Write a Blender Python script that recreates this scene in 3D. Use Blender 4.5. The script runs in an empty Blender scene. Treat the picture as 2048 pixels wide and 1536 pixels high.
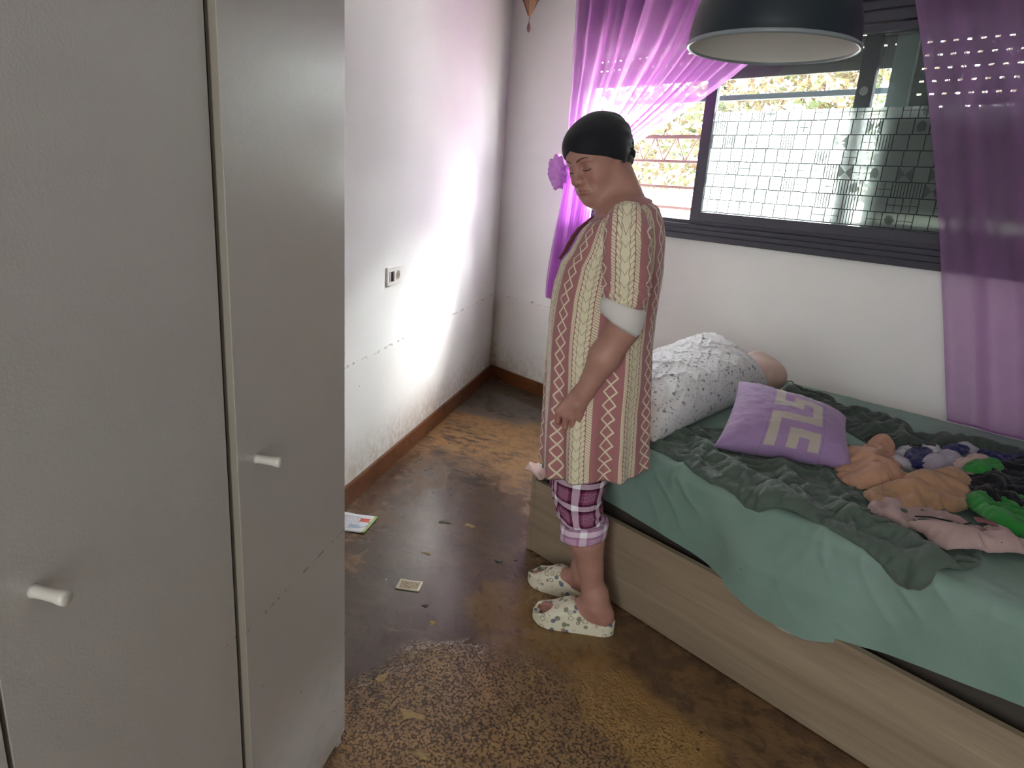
import bpy, bmesh, math, random
import numpy as np
from mathutils import Vector, Matrix, noise as mnoise
from mathutils.geometry import delaunay_2d_cdt

random.seed(7)
SC = bpy.context.scene
COL = SC.collection

# ------------------------------------------------------------------ camera, light, exposure
cam_data = bpy.data.cameras.new('camera')
cam_data.lens = 1376.0 / 2048.0 * 36.0
cam_data.sensor_width = 36.0
cam_data.clip_start = 0.02
cam = bpy.data.objects.new('camera', cam_data)
COL.objects.link(cam)
CX = Vector((0.64812641, 0.75846531, 0.06828274))
CY = -Vector((0.25692168, -0.13337264, -0.95718493))
CZ = -Vector((-0.71688451, 0.63792015, -0.28130851))
M = Matrix((CX, CY, CZ)).transposed().to_4x4()
M.translation = (0.0, 0.0, 1.38)
cam.matrix_world = M
SC.camera = cam

SC.view_settings.view_transform = 'Standard'
SC.view_settings.look = 'None'
SC.view_settings.gamma = 1.0
SC.view_settings.use_curve_mapping = False
SC.view_settings.exposure = 2.8
SC.cycles.use_denoising = True
SC.cycles.max_bounces = 10
SC.cycles.diffuse_bounces = 6
SC.cycles.glossy_bounces = 4
SC.cycles.transparent_max_bounces = 16
SC.cycles.sample_clamp_indirect = 8.0
SC.cycles.caustics_reflective = False
SC.cycles.caustics_refractive = False

W = bpy.data.worlds.new('world')
SC.world = W
W.use_nodes = True
bg = W.node_tree.nodes['Background']
bg.inputs['Color'].default_value = (0.93, 0.98, 1.0, 1)
bg.inputs['Strength'].default_value = 8.0

def add_light(name, kind, loc, target, energy, color=(1, 1, 1), **kw):
    d = bpy.data.lights.new(name, kind)
    d.energy = energy
    d.color = color
    for k, v in kw.items():
        setattr(d, k, v)
    o = bpy.data.objects.new(name, d)
    COL.objects.link(o)
    o.location = loc
    o.rotation_euler = (Vector(target) - Vector(loc)).to_track_quat('-Z', 'Y').to_euler()
    return o

# hazy low sun outside the window
add_light('sun', 'SUN', (0.50, 1.0, 0.82), (0, 0, 0), 4.0, (1.0, 0.99, 0.97), angle=math.radians(24))
# window portal: guides sky light in through the opening
pl = add_light('window_portal', 'AREA', (-1.3, 3.60, 1.72), (-1.3, 0.0, 1.72), 1.0, shape='RECTANGLE', size=3.8, size_y=1.25)
pl.data.cycles.is_portal = True
# unseen area lamp added behind the camera as soft fill
add_light('added_fill_light', 'AREA', (0.75, -1.83, 1.15), (-0.6, 1.5, 0.9), 10.5, (0.95, 1.0, 1.0), shape='RECTANGLE', size=0.85, size_y=2.0)

# ------------------------------------------------------------------ node expression helper
def _sock(g, v):
    return v.s if isinstance(v, E) else v

class E:
    """A node socket with arithmetic."""
    def __init__(self, g, s): self.g = g; self.s = s
    def _m(self, op, *a): return self.g.math(op, self, *a)
    def __add__(self, o): return self._m('ADD', o)
    def __radd__(self, o): return self._m('ADD', o)
    def __sub__(self, o): return self._m('SUBTRACT', o)
    def __rsub__(self, o): return self.g.math('SUBTRACT', o, self)
    def __mul__(self, o): return self._m('MULTIPLY', o)
    def __rmul__(self, o): return self._m('MULTIPLY', o)
    def __truediv__(self, o): return self._m('DIVIDE', o)
    def __lt__(self, o): return self._m('LESS_THAN', o)
    def __gt__(self, o): return self._m('GREATER_THAN', o)
    def abs(self): return self._m('ABSOLUTE')
    def fract(self): return self._m('FRACT')
    def floor(self): return self._m('FLOOR')
    def sin(self): return self._m('SINE')
    def pow(self, o): return self._m('POWER', o)
    def max(self, o): return self._m('MAXIMUM', o)
    def min(self, o): return self._m('MINIMUM', o)
    def step(self, a, b): return self.g.smooth(self, a, b)

class G:
    def __init__(self, name):
        self.m = bpy.data.materials.new(name)
        self.m.use_nodes = True
        self.nt = self.m.node_tree
        self.nt.nodes.clear()
        self.out = self.nt.nodes.new('ShaderNodeOutputMaterial')
    def n(self, t): return self.nt.nodes.new(t)
    def link(self, v, inp):
        if isinstance(v, E): self.nt.links.new(v.s, inp)
        elif v is None: pass
        else:
            if hasattr(inp.default_value, '__len__'):
                v = tuple(v)
                if len(inp.default_value) == 4 and len(v) == 3: v = v + (1,)
            inp.default_value = v
    def math(self, op, *a):
        n = self.n('ShaderNodeMath'); n.operation = op
        for i, v in enumerate(a): self.link(v, n.inputs[i])
        return E(self, n.outputs[0])
    def smooth(self, v, a, b):
        n = self.n('ShaderNodeMapRange'); n.interpolation_type = 'SMOOTHSTEP'
        self.link(v, n.inputs[0])
        inv = a > b
        n.inputs[1].default_value = min(a, b); n.inputs[2].default_value = max(a, b)
        n.inputs[3].default_value = 1 if inv else 0; n.inputs[4].default_value = 0 if inv else 1
        return E(self, n.outputs[0])
    def pos(self):
        return E(self, self.n('ShaderNodeNewGeometry').outputs['Position'])
    def obj(self): return E(self, self.n('ShaderNodeTexCoord').outputs['Object'])
    def uv(self): return E(self, self.n('ShaderNodeTexCoord').outputs['UV'])
    def sep(self, v):
        n = self.n('ShaderNodeSeparateXYZ'); self.link(v, n.inputs[0])
        return [E(self, n.outputs[i]) for i in range(3)]
    def comb(self, x=0.0, y=0.0, z=0.0):
        n = self.n('ShaderNodeCombineXYZ')
        for i, v in enumerate((x, y, z)): self.link(v, n.inputs[i])
        return E(self, n.outputs[0])
    def noise(self, v, scale, detail=3.0, rough=0.55, dist=0.0, color=False):
        n = self.n('ShaderNodeTexNoise'); self.link(v, n.inputs['Vector'])
        n.inputs['Scale'].default_value = scale; n.inputs['Detail'].default_value = detail
        n.inputs['Roughness'].default_value = rough; n.inputs['Distortion'].default_value = dist
        return E(self, n.outputs['Color' if color else 'Fac'])
    def vor(self, v, scale, feature='F1', out='Distance', rand=1.0):
        n = self.n('ShaderNodeTexVoronoi'); n.feature = feature; self.link(v, n.inputs['Vector'])
        n.inputs['Scale'].default_value = scale; n.inputs['Randomness'].default_value = rand
        return E(self, n.outputs[out])
    def white(self, v, color=False):
        n = self.n('ShaderNodeTexWhiteNoise'); n.noise_dimensions = '3D'; self.link(v, n.inputs[0])
        return E(self, n.outputs['Color' if color else 'Value'])
    def mix(self, f, a, b):
        n = self.n('ShaderNodeMix'); n.data_type = 'RGBA'
        self.link(f, n.inputs[0]); self.link(a, n.inputs[6]); self.link(b, n.inputs[7])
        return E(self, n.outputs[2])
    def hsv(self, c, v=1.0, s=1.0):
        n = self.n('ShaderNodeHueSaturation'); self.link(c, n.inputs['Color'])
        self.link(v, n.inputs['Value']); self.link(s, n.inputs['Saturation'])
        return E(self, n.outputs[0])
    def vadd(self, a, b, op='ADD'):
        n = self.n('ShaderNodeVectorMath'); n.operation = op
        self.link(a, n.inputs[0]); self.link(b, n.inputs[1])
        return E(self, n.outputs[0])
    def attr(self, name):
        n = self.n('ShaderNodeAttribute'); n.attribute_name = name
        return E(self, n.outputs['Color'])
    def bump(self, h, dist=0.01, strength=1.0):
        n = self.n('ShaderNodeBump'); self.link(h, n.inputs['Height'])
        n.inputs['Distance'].default_value = dist; n.inputs['Strength'].default_value = strength
        return E(self, n.outputs[0])
    def pr(self, base, rough=0.6, bump=None, spec=0.5, metal=0.0, **kw):
        n = self.n('ShaderNodeBsdfPrincipled')
        self.link(base, n.inputs['Base Color']); self.link(rough, n.inputs['Roughness'])
        self.link(metal, n.inputs['Metallic']); self.link(spec, n.inputs['Specular IOR Level'])
        if bump is not None: self.link(bump, n.inputs['Normal'])
        for k, v in kw.items(): self.link(v, n.inputs[k.replace('_', ' ')])
        return E(self, n.outputs[0])
    def shader(self, t, **kw):
        n = self.n(t)
        for k, v in kw.items(): self.link(v, n.inputs[k])
        return E(self, n.outputs[0])
    def mixs(self, f, a, b):
        n = self.n('ShaderNodeMixShader')
        self.link(f, n.inputs[0]); self.link(a, n.inputs[1]); self.link(b, n.inputs[2])
        return E(self, n.outputs[0])
    def done(self, s):
        self.nt.links.new(s.s, self.out.inputs[0]); return self.m

def srgb(r, g, b):
    f = lambda c: (c / 255 / 12.92) if c / 255 <= 0.04045 else ((c / 255 + 0.055) / 1.055) ** 2.4
    return (f(r), f(g), f(b))

def simple(name, col, rough=0.6, var=0.08, nscale=30, metal=0.0, bump=0.0, spec=0.5, **kw):
    g = G(name)
    n = g.noise(g.obj(), nscale, 4)
    c = g.hsv(col + (1,), v=n * (2 * var) + (1 - var))
    b = g.bump(n, bump) if bump else None
    return g.done(g.pr(c, rough, b, spec, metal, **kw))

# ------------------------------------------------------------------ object helpers
def tag(o, label=None, cat=None, group=None, kind=None):
    if label: o['label'] = label
    if cat: o['category'] = cat
    if group: o['group'] = group
    if kind: o['kind'] = kind
    return o

def thing(name, label, cat, loc=(0, 0, 0), rotz=0.0, group=None):
    o = bpy.data.objects.new(name, None)
    COL.objects.link(o)
    o.location = loc; o.rotation_euler = (0, 0, rotz)
    o.empty_display_size = 0.1
    return tag(o, label, cat, group)

def obj(name, bm, mats, parent=None, smooth=False, wn=False):
    me = bpy.data.meshes.new(name)
    if isinstance(bm, bmesh.types.BMesh):
        bm.to_mesh(me); bm.free()
    else:
        v, f = bm
        me.from_pydata([tuple(p) for p in v], [], [tuple(q) for q in f]); me.update()
    if not isinstance(mats, (list, tuple)): mats = [mats]
    for m in mats: me.materials.append(m)
    if smooth: me.polygons.foreach_set('use_smooth', [True] * len(me.polygons))
    o = bpy.data.objects.new(name, me)
    COL.objects.link(o)
    if parent: o.parent = parent
    return o

def bx(bm, x0, x1, y0, y1, z0, z1, mat=0, M=None, bev=0.0):
    t = bmesh.new()
    bmesh.ops.create_cube(t, size=1.0)
    bmesh.ops.scale(t, vec=(x1 - x0, y1 - y0, z1 - z0), verts=t.verts)
    bmesh.ops.translate(t, vec=((x0 + x1) / 2, (y0 + y1) / 2, (z0 + z1) / 2), verts=t.verts)
    if bev: bmesh.ops.bevel(t, geom=t.edges[:], offset=bev, segments=2, profile=0.6, affect='EDGES')
    if M: bmesh.ops.transform(t, matrix=M, verts=t.verts)
    for f in t.faces: f.material_index = mat
    me = bpy.data.meshes.new('tmp'); t.to_mesh(me); t.free()
    bm.from_mesh(me); bpy.data.meshes.remove(me)
    return bm

def box(*a, **k): return bx(bmesh.new(), *a, **k)

def lathe(prof, seg=48, cap0=False, cap1=False, M=None):
    v, f = [], []
    for r, z in prof:
        for i in range(seg):
            a = 2 * math.pi * i / seg
            v.append(Vector((r * math.cos(a), r * math.sin(a), z)))
    for k in range(len(prof) - 1):
        for i in range(seg):
            j = (i + 1) % seg
            f.append((k * seg + i, k * seg + j, (k + 1) * seg + j, (k + 1) * seg + i))
    if cap0: f.append(tuple(reversed(range(seg))))
    if cap1: f.append(tuple((len(prof) - 1) * seg + i for i in range(seg)))
    if M: v = [M @ p for p in v]
    return v, f

def tube(pts, rad, seg=10, cap=True):
    """A tube along a list of points; rad is one radius or one for each."""
    pts = [Vector(p) for p in pts]
    n = len(pts)
    rad = [rad] * n if not hasattr(rad, '__len__') else rad
    v, f = [], []
    up = Vector((0, 0, 1))
    prev = None
    for i, p in enumerate(pts):
        d = (pts[min(i + 1, n - 1)] - pts[max(i - 1, 0)]).normalized()
        a = (prev - d * prev.dot(d)) if prev is not None else d.cross(up if abs(d.z) < 0.9 else Vector((1, 0, 0)))
        a.normalize(); prev = a
        b = d.cross(a)
        for k in range(seg):
            t = 2 * math.pi * k / seg
            v.append(p + (a * math.cos(t) + b * math.sin(t)) * rad[i])
    for i in range(n - 1):
        for k in range(seg):
            j = (k + 1) % seg
            f.append((i * seg + k, i * seg + j, (i + 1) * seg + j, (i + 1) * seg + k))
    if cap:
        f.append(tuple(reversed(range(seg)))); f.append(tuple((n - 1) * seg + k for k in range(seg)))
    return v, f

def joinvf(*parts):
    V, F = [], []
    for v, f in parts:
        o = len(V); V += list(v); F += [tuple(i + o for i in q) for q in f]
    return V, F

def struct(name, bm, mats, parent=None):
    o = obj(name, bm, mats, parent)
    if parent is None: o['kind'] = 'structure'
    return o

def setuv(o, uvs):
    """uvs: one (u, v) for each vertex."""
    me = o.data
    lay = me.uv_layers.new(name='UVMap')
    li = np.zeros(len(me.loops), dtype=np.int32); me.loops.foreach_get('vertex_index', li)
    lay.data.foreach_set('uv', np.asarray(uvs, dtype=np.float32)[li].ravel())

def fbm(x, y, z=0.0, s=1.0):
    return mnoise.fractal(Vector((x * s, y * s, z * s)), 0.8, 2.0, 3)

# ------------------------------------------------------------------ materials of the setting
def wall_material():
    g = G('wall_paint')
    p = g.pos(); x, y, z = g.sep(p)
    n1 = g.noise(p, 2.2, 4); n2 = g.noise(p, 28, 4, 0.6); n3 = g.noise(p, 90, 3, 0.6)
    base = g.mix(n1, srgb(224, 223, 220), srgb(236, 235, 232))
    # flood line at 0.61 m: a broken dark dotted line
    line = (z - 0.612 - (n1 - 0.5) * 0.02).abs().step(0.010, 0.002) * g.noise(g.comb(x * 1.0, y * 1.0, z * 3.0), 22, 4, 0.7).step(0.52, 0.62) * 0.6 * (x * 1.0).step(-3.0, -3.45).max((y * 1.0).step(3.10, 3.05))
    below = z.step(0.63, 0.58)
    sp = g.vor(p, 34).step(0.20, 0.10) * g.noise(p, 7, 3).step(0.56, 0.68) * g.noise(p, 60, 2).step(0.45, 0.62)
    streak = g.noise(g.comb(x * 30.0, y * 30.0, z * 7.0), 1.0, 3).step(0.68, 0.76) * g.noise(p, 3.0, 2).step(0.5, 0.62)
    low = z.step(0.34, 0.08) * (n2 * 0.9 + n1 * 0.7 - 0.30).step(0.2, 0.75)
    corner = ((x + 3.756).abs() + (y - 3.12).abs()).step(0.13, 0.0) * z.step(0.66, 0.50) * (n2 + 0.25).min(1.0)
    c = g.mix(below * 0.10, base, srgb(188, 176, 156))
    c = g.mix((low * 0.55 + corner * 0.5 + 0.0).min(1.0), c, srgb(150, 116, 74))
    c = g.mix((line + sp * below * 0.7 + streak * below * 0.25).min(1.0), c, srgb(72, 56, 44))
    return g.done(g.pr(c, 0.75, g.bump(n2 * 0.6 + n3 * 0.4, 0.0012), 0.3))
M_wall = wall_material()

def plain_wall():
    g = G('upper_wall_paint')
    p = g.pos(); n = g.noise(p, 20, 3)
    return g.done(g.pr(g.mix(n, srgb(224, 223, 220), srgb(234, 233, 230)), 0.8, g.bump(n, 0.001), 0.3))
M_plain = plain_wall()

def floor_material():
    g = G('muddy_floor')
    p = g.pos(); x, y, z = g.sep(p)
    wn = g.noise(p, 1.7, 4, 0.6, color=True)
    wv = g.vadd(p, g.vadd(wn, (-0.5, -0.5, -0.5), 'ADD'), 'ADD')
    def blob(cx, cy, rx, ry, ang, soft=0.5, warp=0.5):
        n = g.noise(p, 3.1, 5, 0.62, color=True); nx, ny, nz = g.sep(n)
        dx = x - cx + (nx - 0.5) * warp; dy = y - cy + (ny - 0.5) * warp
        c, s = math.cos(ang), math.sin(ang)
        a = (dx * c + dy * s) / rx; b = (dy * c - dx * s) / ry
        return (a * a + b * b).step(1.0 + soft, 1.0 - soft)
    n1 = g.noise(p, 2.3, 6, 0.62, 0.4); n2 = g.noise(p, 11, 6, 0.65, 0.6); n3 = g.noise(p, 55, 4, 0.6)
    fine = g.noise(p, 160, 3, 0.6)
    # cracked, pebbled dried mud in the front part
    cv = g.vadd(p, g.noise(p, 14, 3, color=True), 'ADD')
    cr = g.vor(g.vadd(p, g.vadd(g.noise(p, 38, 2, color=True), (0.018, 0.018, 0.018), 'MULTIPLY'), 'ADD'), 125, 'F1')
    pebble = cr.step(0.80, 0.52)
    ochre = g.mix(n2, srgb(136, 100, 58), srgb(178, 140, 88))
    ochre = g.mix(n3 * 0.5, ochre, srgb(118, 88, 56))
    brown = g.mix(n2, srgb(92, 64, 42), srgb(130, 94, 60))
    dark = g.mix(n2, srgb(62, 50, 44), srgb(86, 70, 60))
    far_dark = blob(-3.35, 2.75, 0.62, 0.36, 0.25, 0.35)
    far_ochre = blob(-2.75, 2.30, 0.62, 0.42, -0.2, 0.3, 0.7)
    mid_wet = (blob(-1.95, 1.40, 0.95, 0.33, 2.45, 0.45) + blob(-1.62, 1.02, 0.36, 0.30, 0.3, 0.4)).min(1.0)
    edge_och = blob(-2.45, 1.62, 0.75, 0.09, -0.955, 0.55, 0.35)
    foot_och = blob(-1.38, 1.42, 0.24, 0.13, 0.1, 0.6)
    front = blob(-1.06, 1.10, 0.42, 0.27, 0.6, 0.55, 0.6)
    front2 = blob(-0.86, 1.33, 0.30, 0.13, -0.2, 0.5, 0.3)
    bl = blob(-1.22, 0.86, 0.34, 0.18, 0.8, 0.5)
    c = g.mix((n1 * 1.3 - 0.15).min(1.0).max(0.0), brown, dark)
    mud = (n1 - 0.47 + (n2 - 0.5) * 0.6).step(0.0, 0.10)
    c = g.mix(mud * 0.35, c, ochre)
    brush = g.noise(g.comb(x * 9.0 + y * 4.0, y * 30.0 - x * 12.0, 0.0), 1.0, 5, 0.65)
    brush2 = g.noise(g.comb(x * 14.0 - y * 10.0, y * 26.0 + x * 18.0, 0.0), 1.0, 4, 0.6)
    pat_ = (brush * 0.55 + n1 * 0.45)
    c = g.mix(pat_.step(0.50, 0.66) * 0.75, c, srgb(52, 38, 28))
    c = g.mix(far_ochre * (pat_ * -1.0 + 1.0 + (n2 - 0.5) * 0.3).step(0.40, 0.56) * 0.85, c, ochre)
    c = g.mix(edge_och * n2.step(0.40, 0.56) * 0.9, c, ochre)
    c = g.mix(far_dark * 0.9, c, srgb(84, 76, 68))
    c = g.mix(mid_wet * 0.8, c, dark)
    c = g.mix(foot_och * 0.6, c, srgb(136, 104, 52))
    crk = front.max(bl * 0.9)
    pc = g.mix(n2, srgb(160, 122, 76), srgb(188, 148, 98))
    c = g.mix((crk * pebble * (n1 * 1.6 - 0.1).min(1.0)).min(1.0) * 0.65, c, pc)
    c = g.mix(crk * (1.0 - pebble) * 0.6, c, srgb(74, 52, 36))
    c = g.mix(brush2.step(0.52, 0.68) * 0.5, c, srgb(58, 42, 30))
    c = g.mix(g.vor(p, 3.1).step(0.26, 0.12) * 0.5, c, srgb(46, 36, 30))
    c = g.mix(front2 * 0.45, c, srgb(176, 134, 70))
    # light scraped spots and thin scratches
    spot = g.vor(p, 5.5).step(0.10, 0.05) * g.noise(p, 40, 3).step(0.5, 0.58) * g.noise(p, 1.3, 2).step(0.5, 0.6)
    c = g.mix(spot * 0.8, c, srgb(178, 150, 110))
    c = g.mix(g.vor(g.vadd(p, (3.3, 1.7, 0), 'ADD'), 9).step(0.07, 0.04) * 0.8, c, srgb(24, 18, 14))
    wet = (mid_wet.max(far_dark * 0.8) + (1.0 - mud) * 0.3).min(1.0)
    dry = (crk * 0.9).max(far_ochre * 0.6).max(edge_och * n2.step(0.40, 0.56))
    rough = 0.33 - wet * 0.21 + dry * 0.30 + (n3 - 0.5) * 0.16
    h = n3 * 0.25 * (1.0 - wet * 0.85) + crk * pebble * 1.3 + mud * 0.05 + fine * 0.06 * (1.0 - wet) + n2 * 0.15 * (1.0 - wet * 0.9)
    return g.done(g.pr(c, rough, g.bump(h, 0.006, 0.8), 0.45))
M_floor = floor_material()

def wood_material(name, dark, light, scale=1.0, axis=0, rough=0.45, bump=0.0008, dirt=0.0):
    g = G(name)
    p = g.obj(); q = g.sep(p)
    k = [1.0, 1.0, 1.0]; k = [22.0 * scale] * 3; k[axis] = 1.1 * scale
    v = g.comb(q[0] * k[0], q[1] * k[1], q[2] * k[2])
    n1 = g.noise(v, 1.0, 6, 0.65, 0.5); n2 = g.noise(v, 5.0, 4, 0.6); n3 = g.noise(p, 3.0, 3)
    c = g.mix((n1 * 1.6 - 0.3).max(0.0).min(1.0), dark, light)
    c = g.mix(n2 * 0.35, c, tuple(a * 0.6 for a in dark))
    if dirt:
        c = g.mix(g.noise(p, 6, 5, 0.7).step(0.5, 0.7) * dirt, c, srgb(48, 30, 18))
    return g.done(g.pr(c, rough, g.bump(n2, bump), 0.4))
M_base = wood_material('brown_baseboard', srgb(88, 50, 26), srgb(132, 82, 48), 1.0, 0, 0.35, 0.0008, 0.8)
M_bed = wood_material('grey_oak_veneer', srgb(106, 90, 74), srgb(182, 162, 138), 0.6, 0, 0.5)
M_alu = simple('dark_grey_aluminium', srgb(64, 64, 74), 0.42, 0.05, 40)
M_alu2 = simple('dark_grey_window_sill', srgb(58, 58, 68), 0.5, 0.08, 14)

# ------------------------------------------------------------------ room shell
WD = Vector((0.577, -0.817, 0)).normalized()      # along the left wall, towards the camera side
WN = Vector((WD.y, -WD.x, 0)) * -1                # into the room
P0 = Vector((-3.756, 3.12, 0))
LANG = math.atan2(WD.y, WD.x)
LWALL = Matrix.Translation(P0) @ Matrix.Rotation(LANG, 4, 'Z')   # local x along wall, local y into the room
CEIL = 2.62

struct('floor', box(-4.6, 2.0, -2.3, 3.6, -0.12, 0.0), M_floor)
struct('ceiling', box(-4.6, 2.0, -2.3, 3.6, CEIL, CEIL + 0.1), M_plain)
struct('wall_left', box(-0.6, 6.5, -0.12, 0.0, 0.0, CEIL, M=LWALL), M_wall)
WX0, WX1, WZ0, WZ1 = -3.115, 0.75, 1.155, 2.44
bmw = bmesh.new()
bx(bmw, -4.3, WX0, 3.12, 3.34, 0, CEIL)
bx(bmw, WX1, 1.75, 3.12, 3.34, 0, CEIL)
bx(bmw, WX0, WX1, 3.12, 3.34, 0, WZ0)
bx(bmw, WX0, WX1, 3.12, 3.34, WZ1, CEIL)
struct('wall_back', bmw, M_wall)
struct('wall_right', box(1.6, 1.75, -2.0, 3.2, 0, CEIL), M_plain)
struct('wall_front', box(-1.0, 1.75, -2.05, -1.9, 0, CEIL), M_plain)

# baseboards: wooden strips with a rounded top, worn
struct('baseboard_left', box(0.03, 4.6, 0.0, 0.016, 0.0, 0.092, M=LWALL, bev=0.004), M_base)
struct('baseboard_back', box(-3.735, 1.58, 3.104, 3.12, 0.0, 0.092, bev=0.004), M_base)

# ------------------------------------------------------------------ window
def glass_material():
    g = G('window_glass')
    fr = g.shader('ShaderNodeFresnel', IOR=1.35)
    return g.done(g.mixs(fr, g.shader('ShaderNodeBsdfTransparent', Color=(0.93, 0.96, 0.95)), g.shader('ShaderNodeBsdfGlossy', Color=(0.9, 0.9, 0.9), Roughness=0.02)))
M_glass = glass_material()

def film_material():
    g = G('frosted_tile_film')
    x, y, z = g.sep(g.pos())
    s = 0.062
    row = (z / s).floor()
    xo = x / s + row * 0.37 + (row * 0.5).fract()
    ci = xo.floor(); fx = xo.fract(); fz = (z / s).fract()
    idv = g.comb(ci, row, 0.0)
    r1 = g.white(idv); r2 = g.white(g.comb(ci, row, 7.0))
    ln = (fx.min(1.0 - fx).step(0.046, 0.020)).max(fz.min(1.0 - fz).step(0.046, 0.020))
    sub = ((fx * 2.0).fract().min(1.0 - (fx * 2.0).fract()).step(0.06, 0.02)).max((fz * 2.0).fract().min(1.0 - (fz * 2.0).fract()).step(0.06, 0.02)) * (r1 > 0.74)
    bars = ((fx * 5.0).fract() - 0.5).abs().step(0.30, 0.42) * (r1 < 0.12)
    diag = (fx - fz) * (fx + fz - 1.0)
    tri = (diag > 0.0) * (r2 > 0.84)
    leaf = ((fx - 0.5) * (fx - 0.5) + (fz - 0.5) * (fz - 0.5) - g.noise(g.pos(), 60, 1) * 0.16).step(0.05, 0.0) * (r2 < 0.13)
    pat = (ln * 0.985).max(sub * 0.97).max(bars * 0.96).max(tri * 0.5).max(leaf * 0.5)
    col = g.mix(pat, (0.90, 0.93, 0.92, 1), (0.0, 0.01, 0.01, 1))
    tr = g.shader('ShaderNodeBsdfTranslucent', Color=col)
    df = g.shader('ShaderNodeBsdfDiffuse', Color=g.mix(pat, (0.62, 0.66, 0.64, 1), (0.30, 0.33, 0.32, 1)))
    tp = g.shader('ShaderNodeBsdfTransparent', Color=g.mix(pat, (0.9, 0.93, 0.93, 1), (0.0, 0.01, 0.01, 1)))
    a = g.mixs(0.30, tr, df)
    return g.done(g.mixs(0.42, a, tp))
M_film = film_material()

win = bpy.data.objects.new('window_1', None); COL.objects.link(win); win['kind'] = 'structure'
# outer frame with stepped mouldings
fm = bmesh.new()
bx(fm, WX0, WX1, 3.085, 3.22, WZ0, WZ0 + 0.030, bev=0.004)
bx(fm, WX0, WX1, 3.095, 3.22, WZ0 + 0.030, WZ0 + 0.055, bev=0.004)
bx(fm, WX0, WX1, 3.107, 3.22, WZ0 + 0.055, WZ0 + 0.078, bev=0.003)
bx(fm, WX0, WX1, 3.125, 3.22, WZ0 + 0.078, WZ0 + 0.098, bev=0.003)
bx(fm, WX0, WX0 + 0.028, 3.085, 3.22, WZ0, WZ1, bev=0.004)
bx(fm, WX0 + 0.028, WX0 + 0.062, 3.110, 3.22, WZ0, WZ1, bev=0.003)
bx(fm, WX1 - 0.06, WX1, 3.09, 3.22, WZ0, WZ1, bev=0.004)
bx(fm, WX0, WX1, 3.120, 3.22, 2.107, 2.150, bev=0.003)
bx(fm, WX0, WX1, 3.100, 3.22, 2.150, 2.185, bev=0.004)
struct('window_frame', fm, M_alu2, win)
# roller shutter box above
bm = box(WX0, WX1, 3.075, 3.30, 2.185, WZ1, bev=0.006)
bx(bm, WX0 + 0.02, WX1 - 0.02, 3.068, 3.08, 2.215, WZ1 - 0.03, bev=0.003)
struct('shutter_box', bm, M_alu, win)
# front sliding sash, left stile at x=-2.18
def sash(x0, x1, y0, y1, z0, z1, sl, sr, rb, rt):
    b = bmesh.new()
    bx(b, x0, x0 + sl, y0, y1, z0, z1, bev=0.003)
    bx(b, x1 - sr, x1, y0, y1, z0, z1, bev=0.003)
    bx(b, x0 + sl, x1 - sr, y0, y1, z0, z0 + rb, bev=0.003)
    bx(b, x0 + sl, x1 - sr, y0, y1, z1 - rt, z1, bev=0.003)
    return b
s1 = struct('sash_frame', sash(-2.212, -0.55, 3.128, 3.158, 1.235, 2.10, 0.062, 0.06, 0.062, 0.03), M_alu, win)
struct('sash_glass', box(-2.15, -0.61, 3.141, 3.145, 1.297, 2.07), M_glass, s1)
struct('frosted_film', box(-2.149, -0.611, 3.1445, 3.1455, 1.298, 1.782), M_film, s1)
s2 = struct('sash_frame', sash(-1.488, 0.70, 3.178, 3.206, 1.235, 2.10, 0.070, 0.06, 0.05, 0.03), M_alu, win)
struct('sash_glass', box(-1.398, 0.64, 3.190, 3.194, 1.285, 2.07), M_glass, s2)
# round catch on the far stile
v, f = lathe([(0.0, 0.004), (0.017, 0.004), (0.019, 0.0)], 24)
cm = obj('sash_catch', (v, f), simple('catch_grey', srgb(150, 150, 150), 0.4), s2)
cm.matrix_world = Matrix.Translation((-1.452, 3.177, 1.853)) @ Matrix.Rotation(math.pi / 2, 4, 'X')

# insect screen: a mesh of threads across the left opening
def screen(x0, x1, z0, z1, y, pitch=0.0052, w=0.0011):
    v, f = [], []
    def strip(a, b, c, d):
        o = len(v); v.extend([(a, y, c), (b, y, c), (b, y, d), (a, y, d)]); f.append((o, o + 1, o + 2, o + 3))
    n = int((x1 - x0) / pitch)
    for i in range(n + 1): strip(x0 + i * pitch - w / 2, x0 + i * pitch + w / 2, z0, z1)
    n = int((z1 - z0) / pitch)
    for i in range(n + 1): strip(x0, x1, z0 + i * pitch - w / 2, z0 + i * pitch + w / 2)
    return v, f
M_screen = simple('screen_thread', srgb(70, 72, 70), 0.7)
scn = struct('insect_screen', screen(-3.05, -1.40, 1.25, 2.10, 3.214), M_screen, win)
scn['kind'] = 'stuff'

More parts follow.
